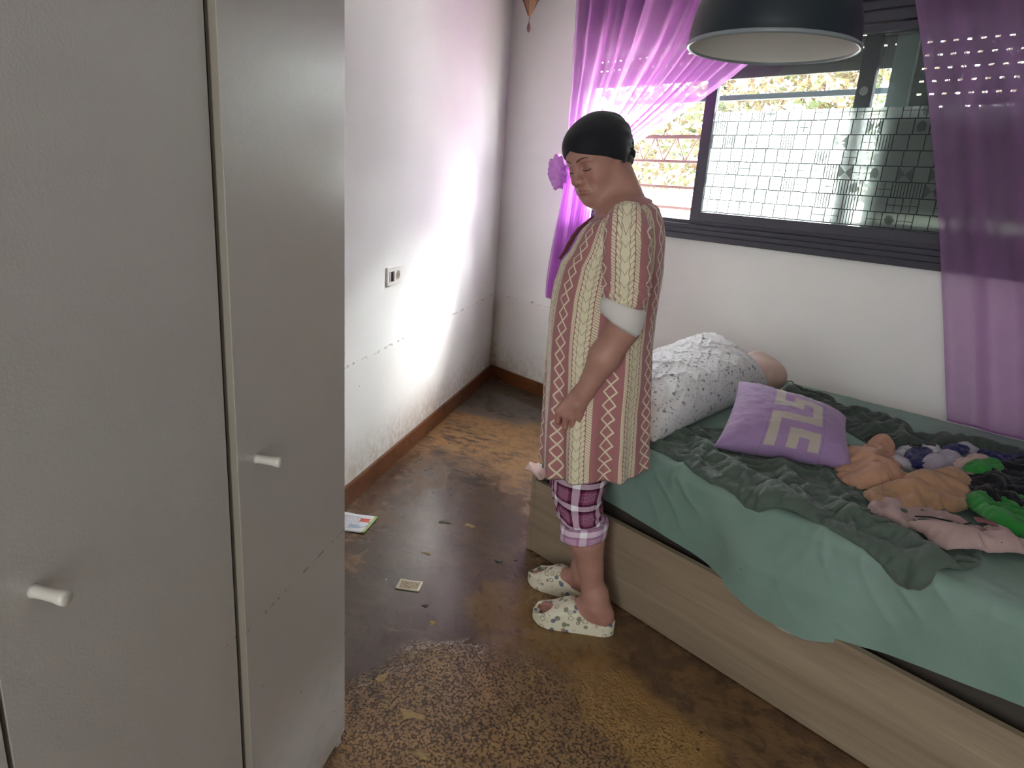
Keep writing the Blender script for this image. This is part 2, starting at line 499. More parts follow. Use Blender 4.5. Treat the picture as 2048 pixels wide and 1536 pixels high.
# roller shutters: left one drawn up to z=1.95, right one closed with open link rows at the top
M_slat = simple('shutter_slat_grey', srgb(92, 92, 96), 0.5, 0.05)
def slat_mesh(x0, x1, open_links):
    b = bmesh.new()
    bx(b, x0, x1, -0.005, 0.005, 0.0, 0.040, bev=0.002)
    bx(b, x0, x1, 0.004, 0.0065, 0.012, 0.028)
    if open_links:
        n = int((x1 - x0) / 0.048)
        for i in range(n + 1):
            a = x0 + i * 0.048
            bx(b, a, min(a + 0.030, x1), -0.003, 0.003, 0.040, 0.0485)
        bx(b, x0, x1, -0.003, 0.003, 0.0465, 0.0495)
    else:
        bx(b, x0, x1, -0.003, 0.003, 0.040, 0.0495)
    me = bpy.data.meshes.new('slat'); b.to_mesh(me); b.free(); me.materials.append(M_slat)
    return me
def shutter(x0, x1, z0, z1, zopen, y):
    r = bpy.data.objects.new('roller_shutter', None); COL.objects.link(r); r.parent = win
    mo, mc = slat_mesh(x0, x1, True), slat_mesh(x0, x1, False)
    z = z0
    while z < z1:
        o = bpy.data.objects.new('slat', mo if z > zopen else mc)
        COL.objects.link(o); o.parent = r; o.location = (0, y, z)
        z += 0.0495
    return r
shutter(-3.11, -1.386, 1.952, 2.43, 2.0, 3.27)
shutter(-1.302, 0.70, 1.255, 2.43, 1.74, 3.27)
struct('shutter_guide', box(-1.385, -1.295, 3.245, 3.30, 1.20, 2.43, bev=0.003), simple('light_grey_guide', srgb(128, 136, 138), 0.4), win)

# ------------------------------------------------------------------ outside: sun-bleached yard
def ground_out():
    g = G('yard_ground')
    p = g.pos(); n = g.noise(p, 1.5, 5)
    return g.done(g.pr(g.mix(n, srgb(196, 190, 170), srgb(226, 222, 208)), 0.9))
yard = struct('trim_1', box(-14, 8, 3.5, 16, -0.2, 0.0), ground_out())
yard.name = 'yard_ground'
tag(yard, kind='structure')
gw = struct('garden_wall', box(-14, 8, 8.05, 8.2, 0.0, 1.42), simple('pale_render', srgb(232, 230, 224), 0.9, 0.04, 6))
tag(gw, 'pale rendered garden wall seen bright beyond the window bars', 'wall'); del gw['kind']

def leaf_cloud(x0, x1, y0, y1, z0, z1, n, s, seed):
    rnd = random.Random(seed)
    v, f, mi = [], [], []
    for i in range(n):
        c = Vector((rnd.uniform(x0, x1), rnd.uniform(y0, y1), z0 + (z1 - z0) * rnd.random() ** 0.8))
        a = Vector((rnd.gauss(0, 1), rnd.gauss(0, 1), rnd.gauss(0, 1))).normalized()
        b = a.cross(Vector((rnd.gauss(0, 1), rnd.gauss(0, 1), rnd.gauss(0, 1)))).normalized()
        k = s * rnd.uniform(0.6, 1.4)
        o = len(v); v += [c + a * k, c + b * k * 0.5, c - a * k, c - b * k * 0.5]; f.append((o, o + 1, o + 2, o + 3))
    return v, f
def leaf_material(name, c1, c2):
    g = G(name)
    n = g.noise(g.pos(), 1.6, 4, 0.7); m = g.noise(g.pos(), 14, 3)
    c = g.mix(n.step(0.42, 0.58), c1, c2)
    return g.done(g.pr(g.hsv(c, v=m * 1.0 + 0.5), 0.7))
hd = obj('hedge', leaf_cloud(-9, 1.5, 8.6, 9.6, 0.9, 3.6, 16000, 0.07, 3), leaf_material('hedge_leaves', srgb(70, 80, 42), srgb(92, 70, 44)))
tag(hd, 'dry yellow green hedge behind the garden wall, seen through the window', 'hedge', kind='stuff')
lawn = obj('grass_strip', leaf_cloud(-9, -1.0, 7.3, 7.85, 0.5, 1.02, 7000, 0.05, 5), leaf_material('grass_leaves', srgb(50, 84, 34), srgb(70, 98, 46)))
tag(lawn, 'bright green shrubs growing along the foot of the garden wall', 'shrub', kind='stuff')
rc = thing('flower_pot', 'small red plastic flower pot seen low through the left window pane', 'pot', (-3.62, 4.55, 0.88))
v, f = lathe([(0.0, 0), (0.045, 0), (0.062, 0.10), (0.068, 0.10), (0.068, 0.12), (0.058, 0.12), (0.055, 0.03), (0, 0.03)], 24)
obj('pot_body', (v, f), simple('red_plastic', srgb(205, 70, 52), 0.5), rc)
v, f = lathe([(0.0, 0.10), (0.056, 0.10), (0.0, 0.108)], 24)
obj('soil', (v, f), simple('soil', srgb(70, 52, 40), 0.9), rc)
ledge = obj('outer_ledge', box(-5.0, 0.8, 4.42, 4.70, 0.80, 0.88, bev=0.006), simple('concrete', srgb(214, 210, 202), 0.9))
tag(ledge, 'pale concrete ledge outside carrying the red flower pot', 'ledge')
for xx in (-4.6, -2.6, -0.6):
    b = obj('ledge_support', box(xx - 0.08, xx + 0.08, 4.46, 4.66, 0.0, 0.80), ledge.data.materials[0], ledge)

# window bars with a zigzag between the two upper ones
gr = thing('security_grille', 'rust-brown window grille with level bars and a zigzag band outside the glass', 'grille', (0, 0, 0))
M_rust = simple('rusty_rose_bar', srgb(140, 104, 98), 0.6)
M_dbar = simple('dark_bar', srgb(84, 92, 100), 0.6)
YG = 3.42
for z_, m_, r_ in ((1.415, M_rust, 0.008), (1.557, M_rust, 0.008), (1.690, M_rust, 0.010), (1.885, M_dbar, 0.013), (1.300, M_rust, 0.008)):
    obj('bar', box(-3.3, -0.9, YG - r_, YG + r_, z_ - r_, z_ + r_, bev=0.002), m_, gr)
for x_ in (-3.28, -0.92):
    obj('upright', box(x_ - 0.012, x_ + 0.012, YG - 0.01, YG + 0.01, 1.1, 2.2), M_rust, gr)
k = 0
x_ = -3.1
while x_ < -1.3:
    za, zb = (1.557, 1.690) if k % 2 == 0 else (1.690, 1.557)
    obj('zigzag_bar', tube([(x_, YG, za), (x_ + 0.075, YG, zb)], 0.005, 6), M_rust, gr)
    x_ += 0.075; k += 1

# ------------------------------------------------------------------ wardrobe
def melamine():
    g = G('white_melamine')
    p = g.pos(); x, y, z = g.sep(p)
    n = g.noise(p, 260, 2, 0.5); n2 = g.noise(p, 3, 3); n4 = g.noise(p, 30, 4)
    line = (z - 0.613 - (n2 - 0.5) * 0.008).abs().step(0.0035, 0.001) * g.noise(g.comb(x, y, z * 0.2), 75, 3, 0.7).step(0.50, 0.58) * (x * 1.0).step(-0.99, -1.02) * 0.8
    sp = g.vor(p, 13).step(0.055, 0.035) * g.noise(p, 5, 2).step(0.42, 0.52) * z.step(0.66, 0.55)
    haze = z.step(0.42, 0.18) * (n4 * 0.6 + n2 * 0.8).step(0.45, 0.8) * (x * 1.0).step(-0.95, -1.1) * 0.6
    c = g.mix(n2, srgb(178, 174, 168), srgb(186, 182, 177))
    c = g.mix(haze, c, srgb(226, 224, 224))
    c = g.mix((line + sp).min(1.0) * 0.9, c, srgb(60, 48, 40))
    return g.done(g.pr(c, 0.29 + haze * 0.4, g.bump(n * 0.6 + n4 * 0.4, 0.0004), 0.75))
M_mel = melamine()
M_meledge = simple('melamine_edge_darkened', srgb(128, 120, 108), 0.5, 0.05)  # door edges coloured darker than the fronts to offset the light on them
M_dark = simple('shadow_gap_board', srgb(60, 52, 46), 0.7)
M_knob = simple('white_plastic_knob', srgb(184, 178, 170), 0.4, 0.03)

WR0 = Vector((-1.277, 0.644, 0))
# local x: along the front away from the room corner (towards the photographer), local y: out into the room
WROT = math.radians(-54.0)
wr = thing('wardrobe', 'tall white laminate wardrobe against the side wall, water marks low on its doors', 'wardrobe', WR0, WROT)
H_W = 2.2
DEP = 0.585
obj('side_panel', box(-0.018, 0.0, -DEP, -0.001, 0.0, H_W, bev=0.001), M_mel, wr)
obj('side_panel', box(1.60, 1.618, -DEP, -0.001, 0.0, H_W, bev=0.001), M_mel, wr)
obj('top_panel', box(0.0, 1.60, -DEP, -0.001, H_W - 0.018, H_W), M_mel, wr)
obj('bottom_panel', box(0.0, 1.60, -DEP, -0.02, 0.062, 0.08), M_mel, wr)
obj('back_panel', box(0.0, 1.60, -DEP, -DEP + 0.006, 0.08, H_W - 0.018), M_mel, wr)
obj('plinth', box(0.0, 1.60, -0.045, -0.027, 0.0, 0.06), M_mel, wr)
obj('divider', box(0.80, 0.818, -DEP + 0.01, -0.03, 0.08, H_W - 0.02), M_mel, wr)
for s_ in (0.7, 1.3, 1.8):
    obj('shelf', box(0.0, 0.80, -DEP + 0.01, -0.03, s_, s_ + 0.018), M_mel, wr)
def door(x0, w, swing):
    # hinged at its far (room corner) edge x0; swing opens the near edge into the room
    d = obj('door', box(0.0, w, 0.0, 0.018, 0.062, H_W - 0.004, bev=0.0012), [M_mel, M_meledge], wr)
    for f_ in d.data.polygons:
        if abs(f_.normal.x) > 0.7: f_.material_index = 1
    d.location = (x0, 0.001, 0); d.rotation_euler = (0, 0, swing)
    for h_ in (0.25, 1.1, 1.95):
        hb = obj('hinge', box(0.004, 0.03, -0.012, 0.0, h_, h_ + 0.05, bev=0.002), simple('hinge_metal', srgb(150, 150, 150), 0.35, metal=1.0), d)
    kv, kf = lathe([(0.0, 0.0), (0.0085, 0.0), (0.0075, 0.004), (0.0072, 0.014), (0.0078, 0.030), (0.0092, 0.039), (0.0088, 0.0435), (0.006, 0.0455), (0.0, 0.0455)], 20,
                   M=Matrix.Translation((w - 0.052, 0.018, 0.914)) @ Matrix.Rotation(-math.pi / 2, 4, 'X'))
    obj('handle', (kv, kf), M_knob, d, smooth=True)
    return d
door(0.002, 0.388, math.radians(1.6))
door(0.400, 0.396, 0.0)
door(0.802, 0.396, math.radians(0.6))
door(1.202, 0.396, 0.0)

# ------------------------------------------------------------------ pendant lamp
LC = Vector((-1.200, 1.985, 1.80))
lamp = thing('pendant_lamp', 'large dark blue dome pendant lamp hanging in front of the window', 'lamp', LC)
R = 0.238
prof_o = []
for i in range(25):
    t = i / 24 * math.pi / 2
    prof_o.append((max(R * math.cos(t) ** 0.80 if t < math.pi / 2 - 1e-4 else 0.0, 0.028), 0.012 + 0.262 * math.sin(t) ** 1.05))
v, f = lathe([(R + 0.001, 0.008)] + prof_o, 96)
M_navy = simple('navy_lacquer', srgb(20, 33, 42), 0.38, 0.05)
obj('shade', (v, f), M_navy, lamp, smooth=True)
M_white_in = simple('lamp_inner_white', srgb(205, 203, 196), 0.6, 0.03)
v, f = lathe([(R - 0.004, 0.006)] + [(max(r - 0.005, 0.02), z - 0.004) for r, z in prof_o], 96)
obj('lining', (v, [tuple(reversed(q)) for q in f]), M_white_in, lamp, smooth=True)
v, f = lathe([(R - 0.004, 0.006), (R - 0.0035, 0.0), (R + 0.001, -0.002), (R + 0.0055, 0.002), (R + 0.0055, 0.007), (R + 0.001, 0.011)], 96)
obj('rim', (v, f), simple('lamp_rim', srgb(128, 134, 138), 0.35), lamp, smooth=True)
v, f = lathe([(0.03, 0.27), (0.03, 0.30), (0.026, 0.325), (0.010, 0.335), (0.0, 0.335)], 32)
obj('socket_cap', (v, f), M_navy, lamp, smooth=True)
obj('cord', tube([(0, 0, 0.33), (0, 0, CEIL - LC.z)], 0.003, 8), simple('black_cord', srgb(25, 25, 25), 0.6), lamp)
v, f = lathe([(0.0, 0.115), (0.018, 0.118), (0.030, 0.135), (0.030, 0.15), (0.018, 0.18), (0.013, 0.20), (0.013, 0.27)], 24)
obj('bulb', (v, f), simple('frosted_bulb', srgb(225, 225, 220), 0.3, 0.02), lamp, smooth=True)
v, f = lathe([(0.05, CEIL - LC.z), (0.05, CEIL - LC.z - 0.02), (0.012, CEIL - LC.z - 0.03), (0.0, CEIL - LC.z - 0.03)], 24)
obj('ceiling_cup', (v, f), M_navy, lamp, smooth=True)

# ------------------------------------------------------------------ hanging lantern ornament near the corner
LN = Vector((-3.405, 2.960, 2.245))
lan = thing('hanging_lantern', 'small bronze filigree lantern with a tassel hanging near the wall corner', 'lantern', LN); lan.scale = (1.45, 1.45, 1.45)
M_brz = simple('aged_bronze', srgb(150, 112, 84), 0.35, 0.2, 60, metal=0.7)
M_amb = simple('amber_glass', srgb(150, 120, 96), 0.2, 0.2, 40)
v, f = lathe([(0.0, 0.055), (0.006, 0.058), (0.016, 0.085), (0.030, 0.115), (0.036, 0.15), (0.034, 0.19), (0.022, 0.21), (0.012, 0.22), (0.0, 0.235)], 8)
obj('lantern_body', (v, f), M_amb, lan)
for k in range(8):
    a = 2 * math.pi * k / 8
    obj('rib', tube([(r * math.cos(a), r * math.sin(a), z) for r, z in [(0.004, 0.055), (0.018, 0.085), (0.032, 0.115), (0.038, 0.15), (0.036, 0.19), (0.013, 0.22)]], 0.0018, 5), M_brz, lan)
for z_, r_ in ((0.115, 0.033), (0.19, 0.037), (0.152, 0.039)):
    ring = [(r_ * math.cos(2 * math.pi * k / 16), r_ * math.sin(2 * math.pi * k / 16), z_) for k in range(17)]
    obj('ring', tube(ring, 0.0022, 5), M_brz, lan)
obj('hanging_chain', tube([(0, 0, 0.23), (0, 0, (CEIL - LN.z) / 1.45)], 0.0012, 6), M_brz, lan)
obj('tassel_cord', tube([(0, 0, 0.058), (0, 0, 0.030)], 0.0014, 6), M_brz, lan)
v, f = lathe([(0.0, -0.008), (0.005, -0.002), (0.0075, 0.008), (0.006, 0.020), (0.002, 0.032), (0.0, 0.034)], 10)
obj('tassel', (v, f), simple('tassel_rose', srgb(128, 86, 84), 0.6), lan, smooth=True)

# ------------------------------------------------------------------ wall socket (double) on the left wall
def on_left(s, z, out=0.0):
    return LWALL @ Vector((s, out, z))
so = thing('wall_socket', 'white double socket plate on the white wall beside the wardrobe', 'socket', on_left(1.803, 0.895), LANG)
M_plate = simple('white_plate', srgb(226, 224, 216), 0.35, 0.02)
obj('plate', box(-0.078, 0.078, 0.0, 0.010, -0.0, 0.084, bev=0.003), M_plate, so)
obj('plug_insert', box(0.012, 0.058, 0.010, 0.014, 0.018, 0.066, bev=0.002), M_plate, so)
obj('black_switch', box(0.018, 0.050, 0.012, 0.0165, 0.020, 0.064, bev=0.002), simple('black_plastic', srgb(34, 22, 24), 0.25), so)['label'] = 'dark open insert'
obj('switch_bar', box(0.030, 0.037, 0.0165, 0.018, 0.022, 0.062, bev=0.001), simple('grey_plastic', srgb(128, 112, 112), 0.3), so)
v, f = lathe([(0.0, 0.002), (0.0195, 0.002), (0.0205, 0.0115), (0.024, 0.012), (0.024, 0.0095)], 32, M=Matrix.Translation((-0.036, 0.0, 0.042)) @ Matrix.Rotation(-math.pi / 2, 4, 'X'))
obj('socket_ring', (v, f), M_plate, so, smooth=True)
v, f = lathe([(0.0, 0.0115), (0.0195, 0.0115)], 32, M=Matrix.Translation((-0.036, 0.0, 0.042)) @ Matrix.Rotation(-math.pi / 2, 4, 'X'))
obj('socket_well', (v, f), simple('socket_beige', srgb(150, 140, 124), 0.5), so)
for dx in (-0.0095, 0.0095):
    v, f = lathe([(0.0, 0.0122), (0.0026, 0.0122), (0.0026, 0.0110)], 12, M=Matrix.Translation((-0.036 + dx, 0.0, 0.042)) @ Matrix.Rotation(-math.pi / 2, 4, 'X'))
    obj('socket_hole', (v, f), M_dark, so)

# ------------------------------------------------------------------ curtains
def sheer(name, col, dense):
    g = G(name)
    n = g.noise(g.obj(), 9, 3); th = g.noise(g.obj(), 400, 2)
    lw = g.n('ShaderNodeLayerWeight'); lw.inputs[0].default_value = 0.55
    c = g.hsv(col + (1,), v=n * 0.25 + 0.88)
    tl = g.shader('ShaderNodeBsdfTranslucent', Color=c)
    df = g.shader('ShaderNodeBsdfDiffuse', Color=c)
    tp = g.shader('ShaderNodeBsdfTransparent', Color=(0.97, 0.88, 0.98, 1))
    cloth = g.mixs(0.42, tl, df)
    a = (E(g, lw.outputs['Facing']) * 0.45 + dense + (th - 0.5) * 0.1).min(0.97)
    return g.done(g.mixs(a, tp, cloth))
M_sheer = sheer('lilac_sheer', srgb(212, 148, 220), 0.54)
M_sheer2 = sheer('mauve_sheer', srgb(190, 146, 196), 0.46)

def curtain_left():
    NS, NT = 260, 90
    V, UV = [], []
    ties = -2.965, -2.80            # narrow gather
    for j in range(NT + 1):
        t = j / NT
        for i in range(NS + 1):
            s = i / NS
            xt = -3.055 + s * 1.62      # at the rail
            zt = 2.50
            xg = -3.02 + s * 0.20
            zg = 1.50 - 0.015 * s
            # swag line: the right-hand threads sweep in a nearly straight line to the tie
            k = t / 0.62
            if k <= 1.0:
                kk = k
                e = kk ** (1.0 + 0.25 * (1 - s))
                x = xt + (xg - xt) * (e if s > 0.3 else kk ** 1.7)
                z = zt + (zg - zt) * kk
                x = xt + (xg - xt) * (kk ** (1.9 - 0.32 * s))
                amp = 0.022 * (1 - kk) + 0.010
            else:
                u = (k - 1.0) / (1 / 0.62 - 1)
                x = xg + (-3.105 + s * 0.29 - xg) * min(1.0, u * 1.15) ** 0.8
                z = zg - u * 0.80
                amp = 0.012 + 0.012 * u
            ph = s * 2 * math.pi * 12 + 2.2 * math.sin(s * 9) + 0.9 * math.sin(s * 23 + 1)
            y = 3.010 - amp * math.sin(ph) - 0.35 * amp * math.sin(ph * 2.3 + 1)
            y -= 0.012 * fbm(s * 6, t * 3)
            x += 0.3 * amp * math.cos(ph) + 0.004 * fbm(s * 20, t * 4, 3)
            V.append((x, y, z)); UV.append((s, t))
    Fq = []
    for j in range(NT):
        for i in range(NS):
            a = j * (NS + 1) + i
            Fq.append((a, a + 1, a + NS + 2, a + NS + 1))
    return V, Fq
ct = thing('curtain', 'translucent lilac curtain tied back in a knot at the corner side of the window', 'curtain')
obj('drape', curtain_left(), M_sheer, ct, smooth=True)
M_knot = simple('lilac_cloth_knot', srgb(176, 118, 186), 0.8, 0.1)
def ridge0(t): return (1 - abs(math.sin(t))) ** 1.8
# knot: a crumpled bundle
def knot():
    bm = bmesh.new()
    bmesh.ops.create_icosphere(bm, subdivisions=4, radius=1.0)
    for v_ in bm.verts:
        p = v_.co.copy()
        r = 0.86 + 0.30 * fbm(p.x * 1.5, p.y * 1.5, p.z * 1.5) + 0.26 * ridge0(3.4 * p.x - 2.2 * p.z + 2.6 * fbm(p.x * 1.2, p.y * 1.2, p.z * 1.2 + 2)) + 0.12 * ridge0(5 * p.z + 3 * fbm(p.x, p.y, p.z + 7))
        v_.co = Vector((p.x * 0.078 * r, p.y * 0.050 * r, p.z * 0.098 * r))
    bmesh.ops.translate(bm, vec=(-3.085, 3.005, 1.455), verts=bm.verts)
    return bm
obj('tie_knot', knot(), M_knot, ct, smooth=True)
obj('tie_hook', tube([(-3.06, 3.115, 1.75), (-3.10, 3.06, 1.735), (-3.09, 3.05, 1.70), (-3.07, 3.06, 1.71)], 0.004, 8), simple('hook_grey', srgb(150, 140, 140), 0.4), ct)
band = [(-3.03 + 0.12 * (1 - math.cos(a)), 3.03 - 0.045 * math.sin(a), 1.49 + 0.01 * math.sin(2 * a)) for a in [2 * math.pi * i / 24 for i in range(25)]]
obj('tie_band', tube(band, 0.012, 8), M_knot, ct, smooth=True)
obj('curtain_rail', tube([(-3.12, 3.04, 2.51), (1.0, 3.04, 2.51)], 0.012, 10), M_alu, ct)
for xx in (-3.1, -1.2, 0.8):
    obj('rail_bracket', box(xx - 0.01, xx + 0.01, 3.04, 3.12, 2.50, 2.52), M_alu, ct)

def curtain_right():
    NS, NT = 200, 80
    V = []
    for j in range(NT + 1):
        t = j / NT
        for i in range(NS + 1):
            s = i / NS
            z = 2.50 - t * 1.905
            x0 = -1.40 + 0.62 * t ** 0.92 + 0.02 * math.sin(4 * t)
            x = x0 + s * 1.35
            amp = 0.011 + 0.010 * t
            ph = s * 2 * math.pi * 9 + 0.8 * math.sin(5 * s) + 0.5 * t
            y = 3.02 - amp * math.sin(ph) - 0.008 * fbm(s * 5, t * 2, 7)
            V.append((x, y, z + 0.004 * math.sin(ph)))
    Fq = []
    for j in range(NT):
        for i in range(NS):
            a = j * (NS + 1) + i
            Fq.append((a, a + 1, a + NS + 2, a + NS + 1))
    return V, Fq
c2 = thing('curtain', 'translucent purple curtain hanging down to the bed in front of the closed shutter', 'curtain')
obj('drape', curtain_right(), M_sheer2, c2, smooth=True)
hem = []
for i in range(201):
    s = i / 200
    ph = s * 2 * math.pi * 9 + 0.8 * math.sin(5 * s) + 0.5
    hem.append((-0.78 + 0.02 * math.sin(4) + s * 1.35, 3.02 - 0.021 * math.sin(ph) - 0.008 * fbm(s * 5, 2, 7), 0.600 + 0.004 * math.sin(ph)))
obj('hem', tube(hem, 0.004, 6), M_sheer2, c2, smooth=True)

# ------------------------------------------------------------------ bed
bed = thing('bed', 'low bed with greyed oak side panel under the window, mattress in pale green sheet', 'bed', (-1.742, 1.69, 0))
BL = 2.05
obj('side_panel', box(0.018, BL, 0.0, 0.022, 0.004, 0.300, bev=0.001), M_bed, bed)
obj('end_panel', box(0.0, 0.018, -0.003, 1.40, 0.002, 0.318, bev=0.0015), M_bed, bed)
obj('end_panel', box(BL, BL + 0.018, 0.0, 1.40, 0.002, 0.318, bev=0.0015), M_bed, bed)
obj('side_panel', box(0.018, BL, 1.385, 1.405, 0.004, 0.300, bev=0.001), M_bed, bed)
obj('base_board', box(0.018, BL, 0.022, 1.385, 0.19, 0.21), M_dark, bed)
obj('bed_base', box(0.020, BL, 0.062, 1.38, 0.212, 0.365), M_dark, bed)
obj('mattress', box(0.026, BL - 0.01, 0.060, 1.38, 0.366, 0.535, bev=0.03), simple('white_ticking', srgb(198, 190, 176), 0.8), bed)

TOPZ = 0.553
YE, XE = 1.766, -1.69           # where the flat top begins to round over (front, head end)
RD = 0.035
def surf(a, b, off=0.0):
    """Unrolled mattress cover: a along x, b along y; beyond YE / XE it turns down the side."""
    def roll(d):
        # distance beyond the edge -> (outwards, downwards, normal angle)
        q = RD * math.pi / 2
        if d <= 0: return 0.0, 0.0, 0.0
        if d < q:
            t = d / RD
            return RD * math.sin(t), RD * (1 - math.cos(t)), t
        return RD, RD + (d - q), math.pi / 2
    oy, dy, ty = roll(YE - b)
    ox, dx, tx = roll(XE - a)
    sag = 0.012 * math.exp(-((a + 0.8) ** 2) / 0.3) * (1 if b > YE else 0)
    x = max(a, XE) - ox
    y = max(b, YE) - oy
    z = TOPZ - dy - dx + 0.018 * max(0.0, min(1.0, (b - 2.6) / 0.4)) * max(0, min(1, (a + 1.6)))
    n = Vector((-math.sin(tx), -math.sin(ty), math.cos(tx) * math.cos(ty)))
    if n.length < 1e-6: n = Vector((-0.7, -0.7, 0))
    n.normalize()
    return Vector((x, y, z)) + n * off

def ridge(t, p=3.0):
    return (1 - abs(math.sin(t))) ** p

HEM = [(-1.72, 0.36), (-1.341, 0.333), (-0.972, 0.302), (-0.772, 0.262), (-0.637, 0.262), (-0.554, 0.293), (-0.492, 0.302), (-0.164, 0.351), (0.3, 0.36)]
def hemz(x):
    for (a, za), (b, zb) in zip(HEM, HEM[1:]):
        if x <= b:
            t = max(0.0, (x - a) / (b - a)); return za + (zb - za) * t
    return HEM[-1][1]
def sheet_off(a, b):
    o = 0.004 * fbm(a * 3, b * 3, 5) + 0.002 * fbm(a * 12, b * 12, 9)
    e = math.exp(-((b - 1.72) / 0.16) ** 2)
    w = max(0.0, fbm(a * 2.0, b * 1.2, 2.2) + 0.35)
    o += 0.018 * e * w * ridge((a - 0.35 * (b - 1.75)) * 19 + 2.2 * fbm(a * 2.5, b * 2.5, 1), 2.2)
    o += 0.011 * e * ridge((a + 0.8 * (b - 1.75)) * 31 + 2.5 * fbm(a * 3, b * 3, 4), 3) * max(0.0, fbm(a * 3, b * 2, 8.2) + 0.2)
    return o
def sheet():
    V, Fq, keys = [], [], {}
    q = RD * math.pi / 2
    As = np.concatenate([np.linspace(XE - q - 0.20, XE, 22)[:-1], np.linspace(XE, 0.27, 280)])
    nb = 150
    for a in As:
        zh = hemz(a)
        if a < XE: zh = 0.36
        bmin = YE - q - (TOPZ - RD - zh)
        bs = np.concatenate([np.linspace(bmin, YE, 62)[:-1], YE + (3.085 - YE) * np.linspace(0, 1, nb) ** 1.25])
        for b in bs:
            t_ = max(0.0, min(1.0, (YE - 0.06 - b) / 0.12))
            V.append(surf(a, b, 0.004 + sheet_off(a, b) + 0.060 * t_ * t_ * (3 - 2 * t_) * math.exp(-((a + 0.74) / 0.20) ** 4)))
        n = len(bs)
    for i in range(len(As) - 1):
        for j in range(n - 1):
            Fq.append((i * n + j, (i + 1) * n + j, (i + 1) * n + j + 1, i * n + j + 1))
    return V, Fq
def fabric(name, col, scale=250, bump=0.0006, rough=0.85, var=0.12, mott=None):
    g = G(name)
    p = g.obj()
    n = g.noise(p, 6, 4); w = g.noise(p, scale, 2)
    c = g.hsv(col + (1,), v=n * (2 * var) + (1 - var))
    if mott: c = g.mix(g.noise(p, 3.3, 3).step(0.40, 0.62), c, mott)
    return g.done(g.pr(c, rough, g.bump(w, bump), 0.25, Sheen_Weight=0.15))
def sheet_material():
    g = G('pale_green_sheet')
    p = g.pos(); x, y, z = g.sep(p)
    n = g.noise(p, 3.0, 4); w = g.noise(p, 300, 2); sp = g.vor(p, 9).step(0.03, 0.018) * (z < 0.52) * g.noise(p, 3, 1).step(0.45, 0.55)
    c = g.mix(n.step(0.3, 0.7), srgb(112, 138, 126), srgb(124, 146, 138))
    c = g.mix(sp, c, srgb(24, 24, 22))
    return g.done(g.pr(c, 0.8, g.bump(w, 0.0004), 0.25, Sheen_Weight=0.1))
so_ = obj('fitted_sheet', sheet(), sheet_material(), None, smooth=True)
so_['label'] = 'pale green fitted sheet'
so_.parent = bed; so_.matrix_parent_inverse = Matrix.Translation((1.742, -1.69, 0))
del so_['label']

pv_, pf_ = [], []
for i in range(25):
    for j in range(7):
        a = -0.80 + 0.20 * i / 24; e_ = math.sin(math.pi * i / 24)
        pv_.append(Vector((a + 1.742, 1.6850 - 1.69 - 0.002 * math.sin(i * 0.7), 0.315 - (0.315 - 0.278 + 0.030 * e_) * j / 6)))
for i in range(24):
    for j in range(6):
        q_ = i * 7 + j; pf_.append((q_, q_ + 7, q_ + 8, q_ + 1))
pc = obj('mattress_cover', (pv_, pf_), simple('white_cover', srgb(196, 188, 174), 0.8), bed, smooth=True)
pc['label'] = 'white mattress cover showing below the sheet'
pc.modifiers.new('thick', 'SOLIDIFY').thickness = 0.002

# pink cloth scrap caught on the bed corner
sc_v, sc_f = [], []
for i in range(17):
    for j in range(11):
        a, b = i / 16, j / 10
        x_ = -1.775 + 0.10 * a + 0.004 * math.sin(9 * b)
        y_ = 1.672 + 0.07 * b - 0.012 * a
        z_ = 0.340 + 0.010 * math.sin(3 * a + 5 * b) + 0.012 * (1 - a) * b - 0.010 * max(0, 0.25 - b) * 4
        sc_v.append((x_, y_, z_))
for i in range(16):
    for j in range(10):
        a = i * 11 + j; sc_f.append((a, a + 11, a + 12, a + 1))
scrap = obj('cloth_scrap', (sc_v, sc_f), fabric('pale_pink_cloth', srgb(206, 178, 168)), None, smooth=True)
scrap.modifiers.new('thick', 'SOLIDIFY').thickness = 0.006
tag(scrap, 'pale pink scrap of cloth on the head corner of the bed frame', 'cloth')

# ------------------------------------------------------------------ things on the floor
def floor_slab(name, c, w, d, rot, th, mat, label, cat, curl=0.0):
    v, f = [], []
    n = 10
    for i in range(n + 1):
        for j in range(n + 1):
            x = (i / n - 0.5) * w; y = (j / n - 0.5) * d
            v.append((x, y, th + curl * ((x / w * 2) ** 2 * 0.6 + abs(x * y) / (w * d) * 2)))
    for i in range(n):
        for j in range(n):
            a = i * (n + 1) + j; f.append((a, a + n + 1, a + n + 2, a + 1))
    o = obj(name, (v, f), mat, None, smooth=True)
    md = o.modifiers.new('thick', 'SOLIDIFY'); md.thickness = th; md.offset = -1
    o.location = c; o.rotation_euler = (0, 0, rot)
    return tag(o, label, cat)
def card_mat():
    g = G('printed_card'); p = g.obj(); x, y, z = g.sep(p)
    inner = (x.abs() < 0.034) * (y.abs() < 0.022)
    pat = g.vor(p, 85).step(0.5, 0.2)
    c = g.mix(inner, srgb(204, 194, 170), g.mix(pat, srgb(168, 150, 118), srgb(120, 100, 76)))
    return g.done(g.pr(c, 0.5))
crd = floor_slab('printed_card', (-1.780, 1.171, 0.0), 0.085, 0.060, math.radians(42), 0.0035, card_mat(), 'small cream bordered card lying alone on the wet brown floor', 'card', 0.001)
